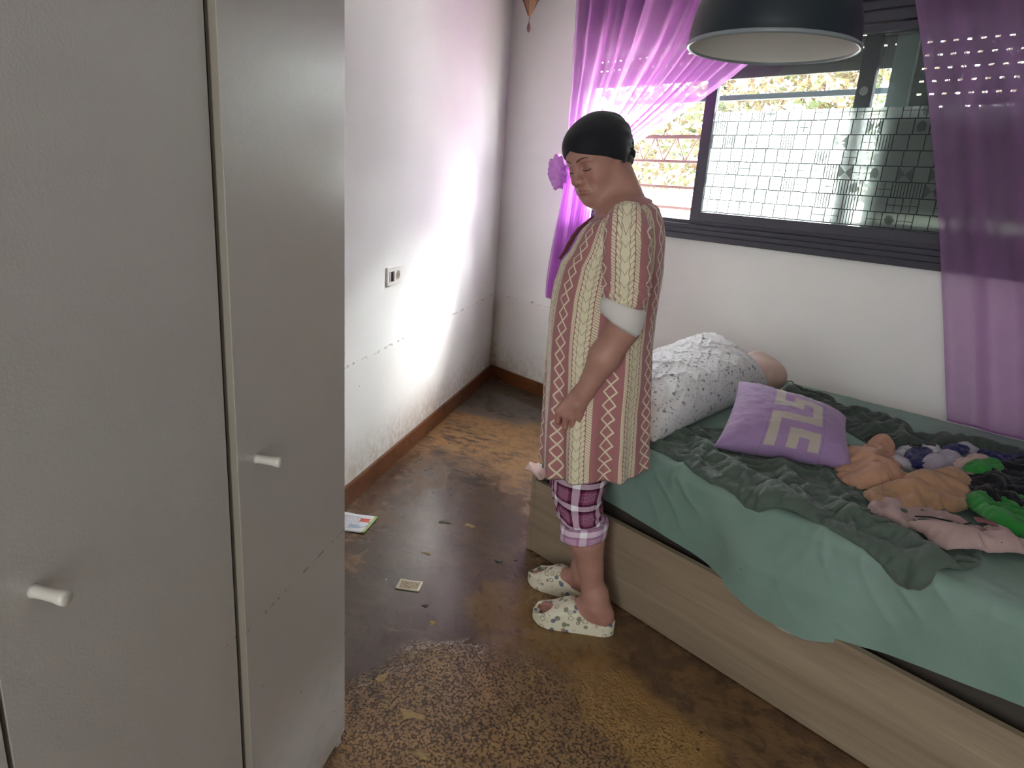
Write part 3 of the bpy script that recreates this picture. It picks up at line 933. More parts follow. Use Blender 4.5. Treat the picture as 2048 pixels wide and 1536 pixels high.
def leaflet_mat():
    g = G('leaflet_print'); p = g.obj(); x, y, z = g.sep(p)
    txt = ((y * 130).fract() < 0.45) * (g.noise(g.comb(x * 160, (y * 130).floor(), 0.0), 1.0, 1).step(0.45, 0.52)) * (x.abs() < 0.045) * (y.abs() < 0.045)
    red = (x > 0.035) * (x < 0.075) * (y > 0.015) * (y < 0.045)
    arc = ((x * x + (y + 0.0) * (y + 0.0) * 3.0).pow(0.5) - 0.085).abs().step(0.004, 0.002)
    green = (x > 0.083) * 1.0
    blu = (x > 0.01) * (x < 0.06) * (y > -0.04) * (y < -0.015)
    c = g.mix(blu * 0.6, srgb(222, 224, 226), srgb(110, 150, 190))
    c = g.mix(txt * 0.7, c, srgb(90, 96, 110))
    c = g.mix(arc * 0.7, c, srgb(60, 62, 80))
    c = g.mix(red, c, srgb(214, 96, 84))
    c = g.mix(green, c, srgb(140, 164, 74))
    return g.done(g.pr(c, 0.45))
floor_slab('leaflet', (-2.305, 1.215, 0.0), 0.19, 0.145, math.radians(38), 0.003, leaflet_mat(), 'white printed leaflet lying on the floor against the wardrobe', 'leaflet', 0.004)

def crumb(x, y, s, el, rot, name, mat, label, cat):
    bm = bmesh.new()
    bmesh.ops.create_icosphere(bm, subdivisions=3, radius=1.0)
    for v_ in bm.verts:
        p = v_.co; r = 0.62 + 0.6 * fbm(p.x * 2.2 + x * 9, p.y * 2.2, p.z * 1.5)
        v_.co = Vector((p.x * s * el * r, p.y * s * r * (1 + 0.5 * math.sin(3 * p.x + x * 7)), max(p.z, -0.2) * s * 0.18 * r + s * 0.03))
    o = obj(name, bm, mat, None, smooth=True)
    o.location = (x, y, 0.0); o.rotation_euler = (0, 0, rot)
    return tag(o, label, cat)
M_crl = simple('pale_mud_flake', srgb(150, 124, 84), 0.8, 0.2, 60)
M_crd = simple('black_debris', srgb(32, 26, 22), 0.6, 0.2, 60)
crumb(-2.091, 1.542, 0.018, 1.9, 0.6, 'leaf_debris', simple('olive_leaf_bit', srgb(70, 68, 34), 0.5), 'olive leaf fragment on the wet floor nearest the bed corner and wall', 'debris')
crumb(-2.01, 1.612, 0.020, 1.7, 0.4, 'mud_flake', M_crl, 'pale mud flake beside the olive leaf fragment', 'debris')
crumb(-1.733, 1.533, 0.016, 1.5, 0.3, 'mud_flake', M_crd, 'black crumb in front of the bed corner', 'debris')
crumb(-1.650, 1.150, 0.010, 1.6, 0.9, 'mud_flake', M_crd, 'tiny black crumb just past the cream card', 'debris')
crumb(-1.930, 1.340, 0.014, 1.8, 0.5, 'mud_flake', M_crl, 'pale flake in the bright reflection on the floor', 'debris')
crumb(-1.560, 1.120, 0.012, 1.6, 0.5, 'mud_flake', M_crl, 'light flake on the dark wet floor patch', 'debris')
crumb(-1.261, 0.852, 0.026, 1.9, 0.7, 'mud_flake', M_crl, 'larger pale mud flake on the cracked mud near the wardrobe plinth', 'debris')
crumb(-1.433, 0.861, 0.014, 2.4, 1.9, 'mud_flake', M_crl, 'thin upright streak of pale mud beside the wardrobe', 'debris')
crumb(-1.14, 0.80, 0.022, 1.6, 0.2, 'mud_flake', M_crl, 'pale mud flake nearest the bottom edge of the wardrobe', 'debris')
crumb(-1.86, 1.125, 0.005, 1.2, 0.0, 'white_pellet', simple('white_pellet', srgb(235, 235, 235), 0.5, 0.02), 'tiny white pellet beside the cream card', 'debris')

# ------------------------------------------------------------------ implicit surfaces (numpy): smooth unions meshed by surface nets
def S_ell(c, r):
    c = np.array(c, float); r = np.array(r, float)
    def f(P):
        q = (P - c) / r
        k0 = np.sqrt((q * q).sum(-1)); k1 = np.sqrt(((q / r) ** 2).sum(-1)) + 1e-9
        return k0 * (k0 - 1.0) / k1
    return f
def S_cone(a, b, r1, r2):
    a = np.array(a, float); b = np.array(b, float); ba = b - a
    l2 = ba @ ba; rr = r1 - r2; a2 = l2 - rr * rr; il2 = 1.0 / l2
    def f(P):
        pa = P - a; y = pa @ ba; z = y - l2
        x2 = ((pa * l2 - y[..., None] * ba) ** 2).sum(-1)
        y2 = y * y * l2; z2 = z * z * l2
        k = np.sign(rr) * rr * rr * x2
        d = (np.sqrt(x2 * a2 * il2) + y * rr) * il2 - r1
        m1 = np.sign(z) * a2 * z2 > k; m2 = np.sign(y) * a2 * y2 < k
        d = np.where(m2, np.sqrt(x2 + y2) * il2 - r1, d)
        d = np.where(m1, np.sqrt(x2 + z2) * il2 - r2, d)
        return d
    return f
def S_plane(n, h):
    n = np.array(n, float); n = n / np.linalg.norm(n)
    return lambda P: P @ n - h
def S_box(c, r, rd=0.0):
    c = np.array(c, float); r = np.array(r, float) - rd
    def f(P):
        q = np.abs(P - c) - r
        return np.sqrt((np.maximum(q, 0) ** 2).sum(-1)) + np.minimum(q.max(-1), 0) - rd
    return f
def xf(f, O, Rm):
    """Evaluate f in the frame with origin O and rows Rm (its axes)."""
    O = np.array(O, float); Rt = np.array(Rm, float).T
    return lambda P: f((P - O) @ Rt)
def smin(a, b, k):
    if k <= 0: return np.minimum(a, b)
    h = np.maximum(k - np.abs(a - b), 0) / k
    return np.minimum(a, b) - h * h * k * 0.25
def evalp(prims, P):
    d = np.full(P.shape[:-1], 1e3)
    for op, k, f in prims:
        v = f(P)
        if op == 'u': d = smin(d, v, k)
        elif op == 's': d = -smin(-d, v, k)
        elif op == 'i': d = -smin(-d, -v, k)
    return d

def surfnet(prims, lo, hi, h, B=16):
    lo = np.array(lo, float); hi = np.array(hi, float)
    nb = np.ceil((hi - lo) / (h * B)).astype(int)
    gx = np.stack(np.meshgrid(*[np.arange(n) for n in nb], indexing='ij'), -1).reshape(-1, 3)
    ctr = lo + (gx + 0.5) * (B * h)
    hd = B * h * math.sqrt(3) / 2
    vals = [f(ctr) for _, _, f in prims]
    d = np.full(len(ctr), 1e3)
    for (op, k, f), v in zip(prims, vals):
        d = smin(d, v, k) if op == 'u' else (-smin(-d, v, k) if op == 's' else -smin(-d, -v, k))
    keep = np.nonzero(np.abs(d) < hd * 1.25 + 0.008)[0]
    NP = nb * B + 2
    def gid(i, j, k): return (i * NP[1] + j) * NP[2] + k
    loc = np.stack(np.meshgrid(*[np.arange(B + 1)] * 3, indexing='ij'), -1)
    cells, verts, quads = [], [], []
    cor = [(a, b, c) for a in (0, 1) for b in (0, 1) for c in (0, 1)]
    for bi in keep:
        base = gx[bi] * B
        P = lo + (loc + base) * h
        sub = []
        for (op, k, f), v in zip(prims, vals):
            if op == 'u':
                if v[bi] < d[bi] + 2 * hd + k + 0.02: sub.append((op, k, f))
            elif op == 's':
                if v[bi] < hd * 1.3 + k + 0.01: sub.append((op, k, f))
            else: sub.append((op, k, f))
        D = evalp(sub, P)
        ins = D < 0
        if ins.all() or not ins.any(): continue
        c8 = [ins[a:a + B, b:b + B, c:c + B] for a, b, c in cor]
        s = sum(c.astype(np.int8) for c in c8)
        act = np.argwhere((s > 0) & (s < 8))
        if not len(act): continue
        acc = np.zeros((len(act), 3)); cnt = np.zeros(len(act))
        for i, A in enumerate(cor):
            for ax in range(3):
                if A[ax]: continue
                Bc = list(A); Bc[ax] = 1
                da = D[act[:, 0] + A[0], act[:, 1] + A[1], act[:, 2] + A[2]]
                db = D[act[:, 0] + Bc[0], act[:, 1] + Bc[1], act[:, 2] + Bc[2]]
                m = (da < 0) != (db < 0)
                t = np.where(m, da / (da - db + 1e-12), 0)
                p = np.array(A, float) + 0 * act; p = p.astype(float); p[:, ax] += t
                acc += p * m[:, None]; cnt += m
        V = lo + (base + act + acc / cnt[:, None]) * h
        g = base + act
        cells.append(gid(g[:, 0], g[:, 1], g[:, 2])); verts.append(V)
        for ax in range(3):
            sl0 = [slice(0, B)] * 3; sl1 = [slice(0, B)] * 3; sl1[ax] = slice(1, B + 1)
            a = ins[tuple(sl0)]; b = ins[tuple(sl1)]
            e = np.argwhere(a != b)
            if not len(e): continue
            flip = a[e[:, 0], e[:, 1], e[:, 2]]
            ge = base + e
            u, w = (ax + 1) % 3, (ax + 2) % 3
            q = []
            for du, dw in ((0, 0), (-1, 0), (-1, -1), (0, -1)):
                x = ge.copy(); x[:, u] += du; x[:, w] += dw
                q.append(gid(x[:, 0], x[:, 1], x[:, 2]))
            q = np.stack(q, 1)
            q[~flip] = q[~flip][:, ::-1]
            quads.append(q)
    cells = np.concatenate(cells); verts = np.concatenate(verts); quads = np.concatenate(quads)
    o = np.argsort(cells); cells = cells[o]; verts = verts[o]
    ix = np.searchsorted(cells, quads); ix = np.minimum(ix, len(cells) - 1)
    ok = (cells[ix] == quads).all(1)
    ix = ix[ok]
    # two projection steps onto the surface for smoothness
    for _ in range(2):
        for s in range(0, len(verts), 40000):
            P = verts[s:s + 40000]
            e = 0.0006
            d0 = evalp(prims, P)
            gr = np.stack([evalp(prims, P + e * np.eye(3)[i]) - d0 for i in range(3)], -1) / e
            n2 = (gr ** 2).sum(-1) + 1e-6
            st = np.clip(d0 / n2, -h, h)
            verts[s:s + 40000] = P - gr * st[:, None] * 0.8
    return verts, ix

def npobj(name, V, Fq, mats, parent=None):
    me = bpy.data.meshes.new(name)
    me.vertices.add(len(V)); me.vertices.foreach_set('co', np.asarray(V, np.float32).ravel())
    me.loops.add(len(Fq) * 4); me.loops.foreach_set('vertex_index', np.asarray(Fq, np.int32).ravel())
    me.polygons.add(len(Fq)); me.polygons.foreach_set('loop_start', np.arange(0, len(Fq) * 4, 4, dtype=np.int32))
    me.update(calc_edges=True); me.validate()
    if not isinstance(mats, (list, tuple)): mats = [mats]
    for m in mats: me.materials.append(m)
    me.polygons.foreach_set('use_smooth', [True] * len(me.polygons))
    o = bpy.data.objects.new(name, me); COL.objects.link(o)
    if parent: o.parent = parent
    return o

# ------------------------------------------------------------------ the woman standing by the bed
# local frame: x = the way she faces, y = her left (towards the camera), z up
PERS = thing('person', 'person in black cap and pink patterned tunic standing beside the bed, looking down', 'person', (-1.335, 1.55, 0), math.atan2(-0.6, -0.8))

def frame(yaw, pitch, roll):
    cy, sy = math.cos(yaw), math.sin(yaw)
    f = np.array([cy, sy, 0]); l = np.array([-sy, cy, 0]); u = np.array([0, 0, 1.])
    cp, sp = math.cos(pitch), math.sin(pitch)
    f2 = cp * f - sp * u; u2 = cp * u + sp * f
    cr, sr = math.cos(roll), math.sin(roll)
    return np.array([f2, cr * l + sr * u2, cr * u2 - sr * l])
HO = np.array([0.078, -0.035, 1.462]); HR = frame(0.90, 0.37, 0.16)
def hw(p): return HO + np.array(p, float) @ HR

head = []
def H(op, k, f): head.append((op, k, xf(f, HO, HR)))
H('u', 0, S_ell((-0.014, 0, 0.034), (0.096, 0.075, 0.079)))
H('u', 0.03, S_ell((0.034, 0, 0.040), (0.056, 0.062, 0.048)))
H('u', 0.03, S_ell((0.030, 0, -0.022), (0.057, 0.061, 0.076)))
for s in (1, -1):
    H('u', 0.030, S_cone((-0.002, 0.048 * s, -0.050), (0.058, 0.016 * s, -0.094), 0.022, 0.020))
    H('u', 0.022, S_ell((0.052, 0.034 * s, -0.034), (0.029, 0.027, 0.036)))
    H('u', 0.014, S_cone((0.081, 0.010 * s, 0.014), (0.066, 0.043 * s, 0.013), 0.0085, 0.0070))
    H('u', 0.014, S_ell((0.064, 0.026 * s, -0.072), (0.022, 0.020, 0.022)))
H('u', 0.022, S_ell((0.066, 0, -0.096), (0.021, 0.022, 0.017)))
H('u', 0.030, S_ell((0.026, 0, -0.094), (0.040, 0.036, 0.022)))
for s in (1, -1):
    H('s', 0.014, S_ell((0.094, 0.030 * s, -0.003), (0.0155, 0.0170, 0.0110)))
    H('u', 0.004, S_ell((0.0700, 0.031 * s, -0.0035), (0.0155, 0.0160, 0.0128)))
    H('u', 0.004, S_cone((0.0800, 0.019 * s, -0.0135), (0.0755, 0.042 * s, -0.0125), 0.0035, 0.0030))
H('u', 0.012, S_cone((0.084, 0, 0.006), (0.1035, 0, -0.032), 0.0080, 0.0110))
H('u', 0.008, S_ell((0.1050, 0, -0.036), (0.0130, 0.0125, 0.0110)))
for s in (1, -1):
    H('u', 0.006, S_ell((0.0940, 0.0145 * s, -0.0395), (0.0120, 0.0085, 0.0090)))
    H('s', 0.003, S_ell((0.0990, 0.0072 * s, -0.0490), (0.0060, 0.0038, 0.0050)))
H('u', 0.016, S_ell((0.076, 0, -0.064), (0.022, 0.027, 0.021)))
H('u', 0.005, S_cone((0.0965, 0.003, -0.0600), (0.0865, 0.021, -0.0665), 0.0052, 0.0030))
H('u', 0.005, S_cone((0.0965, -0.003, -0.0600), (0.0865, -0.021, -0.0665), 0.0052, 0.0030))
H('u', 0.005, S_cone((0.0935, 0.006, -0.0718), (0.0860, 0.018, -0.0700), 0.0064, 0.0034))
H('u', 0.005, S_cone((0.0935, -0.006, -0.0718), (0.0860, -0.018, -0.0700), 0.0064, 0.0034))
for s in (1, -1):
    H('s', 0.003, S_cone((0.1030, 0, -0.0660), (0.0900, 0.0245 * s, -0.0690), 0.0022, 0.0014))
    H('s', 0.010, S_cone((0.0985, 0.0235 * s, -0.042), (0.0885, 0.036 * s, -0.066), 0.0040, 0.0030))
    H('u', 0.006, S_ell((-0.010, 0.072 * s, 0.000), (0.016, 0.007, 0.024)))
H('s', 0.014, S_ell((0.100, 0, -0.0850), (0.010, 0.018, 0.006)))
n_head = len(head)

body = list(head)
def Bd(op, k, f): body.append((op, k, f))
Bd('u', 0.030, S_cone((-0.010, -0.006, 1.300), tuple(hw((-0.022, 0, -0.040))), 0.061, 0.051))
Bd('u', 0.020, S_cone((-0.045, 0.0, 1.315), tuple(hw((-0.055, 0, -0.030))), 0.045, 0.042))
Bd('u', 0.05, S_ell((-0.015, 0, 1.20), (0.095, 0.155, 0.14)))
Bd('u', 0.05, S_ell((0.045, 0.0, 1.12), (0.095, 0.135, 0.11)))
Bd('u', 0.05, S_ell((0.010, 0, 0.98), (0.125, 0.145, 0.17)))
Bd('u', 0.05, S_ell((0.000, 0, 0.80), (0.130, 0.165, 0.15)))
for s in (1, -1):
    Bd('u', 0.05, S_cone((-0.02, 0.06 * s, 1.300), (-0.035, 0.165 * s, 1.272), 0.045, 0.045))
    kx = 0.0 if s > 0 else 0.035
    Bd('u', 0.04, S_cone((0.005, 0.085 * s, 0.74), (0.018 + kx, 0.078 * s, 0.42), 0.078, 0.051))
    # calf and ankle
    ax = -0.062 if s > 0 else -0.030
    Bd('u', 0.03, S_cone((0.016 + kx, 0.078 * s, 0.42), (-0.010 + kx * 0.8, 0.078 * s, 0.32), 0.051, 0.051))
    Bd('u', 0.03, S_cone((-0.018 + kx * 0.6, 0.078 * s, 0.31), (ax + 0.002, 0.074 * s, 0.10), 0.051, 0.0315))
    # upper arm
    el = (-0.062, 0.222 * s, 1.035); wr_ = (0.026, 0.218 * s, 0.840)
    Bd('u', 0.03, S_cone((-0.035, 0.175 * s, 1.275), el, 0.050, 0.042))
    Bd('u', 0.02, S_cone(el, (-0.018, 0.222 * s, 0.945), 0.043, 0.041))
    Bd('u', 0.02, S_cone((-0.018, 0.222 * s, 0.945), wr_, 0.041, 0.0255))
    # palm
    Bd('u', 0.014, S_cone(wr_, (0.042, 0.214 * s, 0.805), 0.0245, 0.0230))
    for i, (kx_, kz_) in enumerate(((0.094, 0.772), (0.074, 0.763), (0.054, 0.760), (0.035, 0.764))):
        kn = np.array((kx_, (0.214 - 0.004 * abs(i - 1)) * s, kz_))
        Bd('u', 0.012, S_cone((0.030 + (kx_ - 0.05) * 0.35, 0.216 * s, 0.835), kn, 0.0150, 0.0112))
        ln = (0.036, 0.041, 0.041, 0.037)[i]
        d1 = np.array((0.05 - 0.07 * i, -0.34 * s, -0.93)); d1 /= np.linalg.norm(d1)
        d2 = np.array((-0.05 - 0.04 * i, -0.86 * s, -0.50)); d2 /= np.linalg.norm(d2)
        d3 = np.array((-0.16, -0.92 * s, 0.30)); d3 /= np.linalg.norm(d3)
        p1 = kn + d1 * ln; p2 = p1 + d2 * ln * 0.66; p3 = p2 + d3 * ln * 0.5
        Bd('u', 0.003, S_cone(kn, p1, 0.0100, 0.0088))
        Bd('u', 0.002, S_cone(p1, p2, 0.0088, 0.0078))
        Bd('u', 0.002, S_cone(p2, p3, 0.0078, 0.0066))
    # thumb leaves the front side of the palm near its base
    t0 = np.array((0.045, 0.206 * s, 0.822)); t1 = np.array((0.080, 0.180 * s, 0.795)); t2 = np.array((0.096, 0.165 * s, 0.768)); t3 = np.array((0.098, 0.152 * s, 0.745))
    Bd('u', 0.014, S_cone(t0, t1, 0.0150, 0.0115)); Bd('u', 0.004, S_cone(t1, t2, 0.0112, 0.0096)); Bd('u', 0.003, S_cone(t2, t3, 0.0096, 0.0082))

# feet: left foot straight ahead, right foot further forward and turned out
FEET = [dict(o=np.array((-0.005, 0.078, 0.0)), a=math.radians(0), s=1), dict(o=np.array((0.058, -0.104, 0.0)), a=math.radians(-17), s=-1)]
def foot_prims(ft):
    c, sn = math.cos(ft['a']), math.sin(ft['a']); s = ft['s']
    Rm = np.array([[c, sn, 0], [-sn, c, 0], [0, 0, 1]]); O = ft['o']
    out = []
    def P(k, f): out.append(('u', k, xf(f, O, Rm)))
    z0 = 0.028
    P(0.02, S_ell((-0.092, 0, z0 + 0.028), (0.034, 0.031, 0.034)))
    P(0.03, S_cone((-0.072, -0.002 * s, z0 + 0.062), (-0.060, -0.003 * s, 0.125), 0.033, 0.0315))
    P(0.03, S_cone((-0.056, 0, z0 + 0.048), (0.012, -0.004 * s, z0 + 0.032), 0.034, 0.030))
    P(0.025, S_cone((-0.08, 0.004 * s, z0 + 0.018), (0.050, 0.010 * s, z0 + 0.015), 0.022, 0.022))
    P(0.025, S_cone((0.010, -0.010 * s, z0 + 0.026), (0.062, -0.014 * s, z0 + 0.017), 0.028, 0.019))
    P(0.020, S_cone((0.045, 0.020 * s, z0 + 0.013), (0.060, -0.016 * s, z0 + 0.014), 0.015, 0.018))
    # malleoli
    P(0.012, S_ell((-0.062, 0.030 * s, 0.088), (0.011, 0.008, 0.011)))
    P(0.012, S_ell((-0.056, -0.032 * s, 0.096), (0.011, 0.008, 0.011)))
    # toes
    for i, (x, y, r) in enumerate(((0.112, -0.022, 0.0125), (0.110, -0.004, 0.0088), (0.104, 0.010, 0.0082), (0.096, 0.022, 0.0078), (0.086, 0.033, 0.0072))):
        P(0.006, S_cone((0.062 - i * 0.004, y * 0.85 * s, z0 + 0.013), (x - 0.012, y * s, z0 + r + 0.002), r * 1.05, r))
        P(0.003, S_ell((x - 0.006, y * s, z0 + r), (0.011, r, r * 0.95)))
    return out
for ft in FEET: body += foot_prims(ft)
# ankle links
body.append(('u', 0.03, S_cone((-0.060, 0.074, 0.105), (-0.064, 0.078, 0.125), 0.0315, 0.0315)))
body.append(('u', 0.03, S_cone((-0.028, -0.078, 0.11), (-0.002, -0.087, 0.125), 0.0315, 0.0315)))

def skin_material():
    g = G('skin')
    p = g.obj(); n = g.noise(p, 18, 4, 0.6); n2 = g.noise(p, 300, 2); n3 = g.noise(p, 60, 3)
    t = g.attr('tint')
    c = g.mix(n, srgb(152, 108, 95), srgb(178, 135, 121))
    c = g.vadd(c, t, 'MULTIPLY')
    return g.done(g.pr(c, 0.52, g.bump(n2 * 0.5 + n3 * 0.8, 0.0006), 0.4, Subsurface_Weight=0.12, Subsurface_Scale=0.01, Subsurface_Radius=(1.0, 0.35, 0.2)))
M_skin = skin_material()

V, Fq = surfnet(body, (-0.16, -0.28, 0.02), (0.26, 0.28, 1.60), 0.0026)
ob = npobj('body', V, Fq, M_skin, PERS)
# tint: lips, cheeks, toes and knuckles a little redder, eyelids darkened as painted shading
q = (V - HO) @ HR.T
tint = np.ones((len(V), 3))
def gz(c, r): return np.exp(-(((q - np.array(c)) / np.array(r)) ** 2).sum(1))
onhead = q[:, 2] > -0.13
lip = np.clip(gz((0.098, 0, -0.0605), (0.012, 0.018, 0.0055)) + gz((0.096, 0, -0.0715), (0.012, 0.016, 0.006)), 0, 1) * onhead
ck = np.clip(gz((0.075, 0.042, -0.035), (0.03, 0.02, 0.02)) + gz((0.075, -0.042, -0.035), (0.03, 0.02, 0.02)) + gz((0.115, 0, -0.036), (0.012, 0.014, 0.012)), 0, 1) * onhead
eye = np.clip(gz((0.082, 0.031, 0.001), (0.02, 0.018, 0.010)) + gz((0.082, -0.031, 0.001), (0.02, 0.018, 0.010)), 0, 1) * onhead
tint *= 1 - lip[:, None] * np.array((0.12, 0.42, 0.38)) * 1.0
tint *= 1 - ck[:, None] * np.array((0.03, 0.16, 0.14))
tint *= 1 - eye[:, None] * np.array((0.14, 0.24, 0.20))
hand = np.clip((0.80 - V[:, 2]) / 0.06, 0, 1) * (V[:, 2] > 0.68) * (np.abs(V[:, 1]) > 0.13)
tint *= 1 - hand[:, None] * np.array((0.04, 0.14, 0.12))
toe = np.clip((0.10 - V[:, 2]) / 0.06, 0, 1) * (V[:, 2] < 0.2)
tint *= 1 - toe[:, None] * np.array((0.04, 0.16, 0.14))
at = ob.data.attributes.new('tint', 'FLOAT_COLOR', 'POINT')
at.data.foreach_set('color', np.concatenate([tint, np.ones((len(V), 1))], 1).astype(np.float32).ravel())

def on_face(pts, lift=0.0):
    """Push head-frame points out onto the face surface along +x."""
    out = []
    for p in pts:
        lo_, hi_ = 0.03, 0.15
        for _ in range(26):
            mid = (lo_ + hi_) / 2
            if evalp(head, hw((mid, p[1], p[2]))[None])[0] < 0: lo_ = mid
            else: hi_ = mid
        out.append(tuple(hw((lo_ + lift, p[1], p[2]))))
    return out
M_brow = simple('dark_brow_hair', srgb(96, 66, 56), 0.9, 0.15, 200)
M_hair = simple('dark_brown_hair', srgb(52, 40, 36), 0.6, 0.3, 150)
for s in (1, -1):
    bp = on_face([(0, s * (0.011 + 0.036 * t), 0.0150 + 0.0085 * math.sin(t * 2.3) - 0.003 * t) for t in np.linspace(0, 1, 12)], 0.0)
    o_ = obj('eyebrow', tube(bp, [0.0012 + 0.0017 * math.sin(math.pi * min(1, t * 1.1) ** 0.7) * (1 - 0.4 * t) for t in np.linspace(0, 1, 12)], 6), M_brow, PERS, smooth=True)
    lp = on_face([(0, s * (0.0165 + 0.0295 * t), -0.0105 - 0.0035 * math.sin(t * math.pi)) for t in np.linspace(0, 1, 12)], 0.0004)
    obj('eyelashes', tube(lp, [0.0008 + 0.0009 * math.sin(math.pi * t) for t in np.linspace(0, 1, 12)], 6), M_hair, PERS, smooth=True)

# cap: snug black underscarf with a gathered knot at the nape
cap = []
def Cp(op, k, f): cap.append((op, k, xf(f, HO, HR)))
Cp('u', 0, S_ell((-0.016, 0, 0.036), (0.104, 0.083, 0.087)))
Cp('u', 0.03, S_ell((0.034, 0, 0.042), (0.062, 0.069, 0.056)))
for s in (1, -1):
    Cp('u', 0.02, S_ell((-0.012, 0.068 * s, -0.004), (0.028, 0.014, 0.036)))
Cp('u', 0.02, S_ell((-0.095, 0, 0.010), (0.030, 0.030, 0.034)))
cap_rim = (-0.60, 0.0, 1.0)
def rimf(P):
    # curved lower rim: high on the forehead, dropping behind the ears to the nape
    x, y, z = P[..., 0], P[..., 1], P[..., 2]
    ph = np.arctan2(np.abs(y), x + 0.010)
    t = np.clip(ph / 2.5, 0, 1)
    zr = 0.049 - 0.112 * t
    return (zr - z) * 0.85
Cp('i', 0.004, rimf)
def capwr(P):
    x, y, z = P[..., 0], P[..., 1], P[..., 2]
    a = np.clip((-x - 0.045) / 0.05, 0, 1)
    return a * 0.0034 * np.sin(np.arctan2(y, z + 0.01) * 22 + z * 40)
_f0 = cap[0][2]
cap_f = [(o, k, (lambda P, f=f: f(P) + (xf(capwr, HO, HR)(P))) if o == 'u' else f) for o, k, f in cap]
V, Fq = surfnet(cap_f, (-0.10, -0.18, 1.36), (0.26, 0.12, 1.60), 0.0030)
M_cap = fabric('black_jersey', srgb(20, 19, 26), 700, 0.0002, 0.72, 0.1)
npobj('head_cap', V, Fq, M_cap, PERS)
# knot of cloth at the back
kn_ = [(o, k, xf(f, HO, HR)) for o, k, f in [
    ('u', 0, S_ell((-0.118, 0.0, 0.008), (0.021, 0.028, 0.032))), ('u', 0.006, S_ell((-0.112, 0.008, -0.024), (0.017, 0.024, 0.020))), ('u', 0.005, S_ell((-0.112, -0.006, 0.040), (0.017, 0.022, 0.020)))]]
V, Fq = surfnet(kn_, (-0.12, -0.18, 1.36), (0.10, 0.10, 1.58), 0.0030)
npobj('cap_knot', V, Fq, M_cap, PERS)
# nape hair below the cap
hr = [(o, k, xf(f, HO, HR)) for o, k, f in [
    ('u', 0, S_ell((-0.056, 0.0, -0.030), (0.046, 0.060, 0.022))), ('u', 0.01, S_ell((-0.080, 0.0, -0.040), (0.026, 0.046, 0.020)))]]
V, Fq = surfnet(hr, (-0.12, -0.18, 1.34), (0.14, 0.10, 1.54), 0.0030)
npobj('hair', V, Fq, M_hair, PERS)

# ------------------------------------------------------------------ tunic
def lerp_tab(tab, z):
    for r0, r1 in zip(tab, tab[1:]):
        if z <= r1[0] or r1 is tab[-1]:
            t = max(0.0, min(1.0, (z - r0[0]) / (r1[0] - r0[0])))
            t = t * t * (3 - 2 * t) * 0.35 + t * 0.65
            return [a + (b - a) * t for a, b in zip(r0, r1)]
#  z, front, back, halfwidth, tilt
TT = [(0.560, .156, -.170, .210, 0.12), (0.65, .161, -.165, .212, 0.04), (0.81, .165, -.153, .204, 0), (0.97, .171, -.143, .196, 0), (1.08, .169, -.142, .190, 0),
      (1.17, .152, -.142, .187, .04), (1.23, .124, -.138, .186, .14), (1.27, .110, -.128, .176, .24), (1.300, .098, -.112, .150, .34), (1.322, .078, -.084, .104, .42), (1.335, .062, -.060, .070, .50)]
def tunic_pt(z, th, out=0.0):
    _, fr, bk, b, tl = lerp_tab(TT, z)
    uc = (fr + bk) / 2; a = (fr - bk) / 2
    n = 2.1 + 0.25 * max(0.0, min(1.0, (z - 0.6) / 0.3))
    c, s = math.cos(th), math.sin(th)
    ex = 2.0 / n
    x = a * math.copysign(abs(c) ** ex, c); y = b * math.copysign(abs(s) ** ex, s)
    low = max(0.0, min(1.0, (1.0 - z) / 0.45))
    fo = 0.0125 * low * (math.sin(th * 9 + 1.2) + 0.5 * math.sin(th * 15 + 0.4 + 2 * z)) + 0.004 * fbm(math.cos(th) * 1.6, math.sin(th) * 1.6, z * 5)
    # drag folds at the side under the arm and over the belly
    fo += 0.004 * ridge(th * 5 + z * 16 + 1.5 * fbm(th, z * 3), 2) * max(0, 1 - abs(z - 1.10) / 0.16)
    if z > 1.30: fo *= max(0.0, (1.335 - z) / 0.035)
    k = 1 + (fo + out) / max(0.05, (a + b) / 2)
    x *= k; y *= k
    zz = z - tl * x
    return Vector((uc + x, y, zz))
NTH, NZ = 288, 150
zs = list(np.linspace(0.56, 1.25, 105)) + list(np.linspace(1.25, 1.335, NZ - 105 + 1))[1:]
V, UV, Fq = [], [], []
for j, z in enumerate(zs):
    for i in range(NTH + 1):
        th = 2 * math.pi * i / NTH
        p = tunic_pt(z, th)
        p.z += 0.006 * math.sin(th * 4 + 1) * (1 if j == 0 else max(0, 1 - (z - 0.56) / 0.1))
        V.append(p); UV.append((i / NTH * 7 + 0.10, z + 0.0))
for j in range(len(zs) - 1):
    for i in range(NTH):
        a = j * (NTH + 1) + i
        Fq.append((a, a + 1, a + NTH + 2, a + NTH + 1))
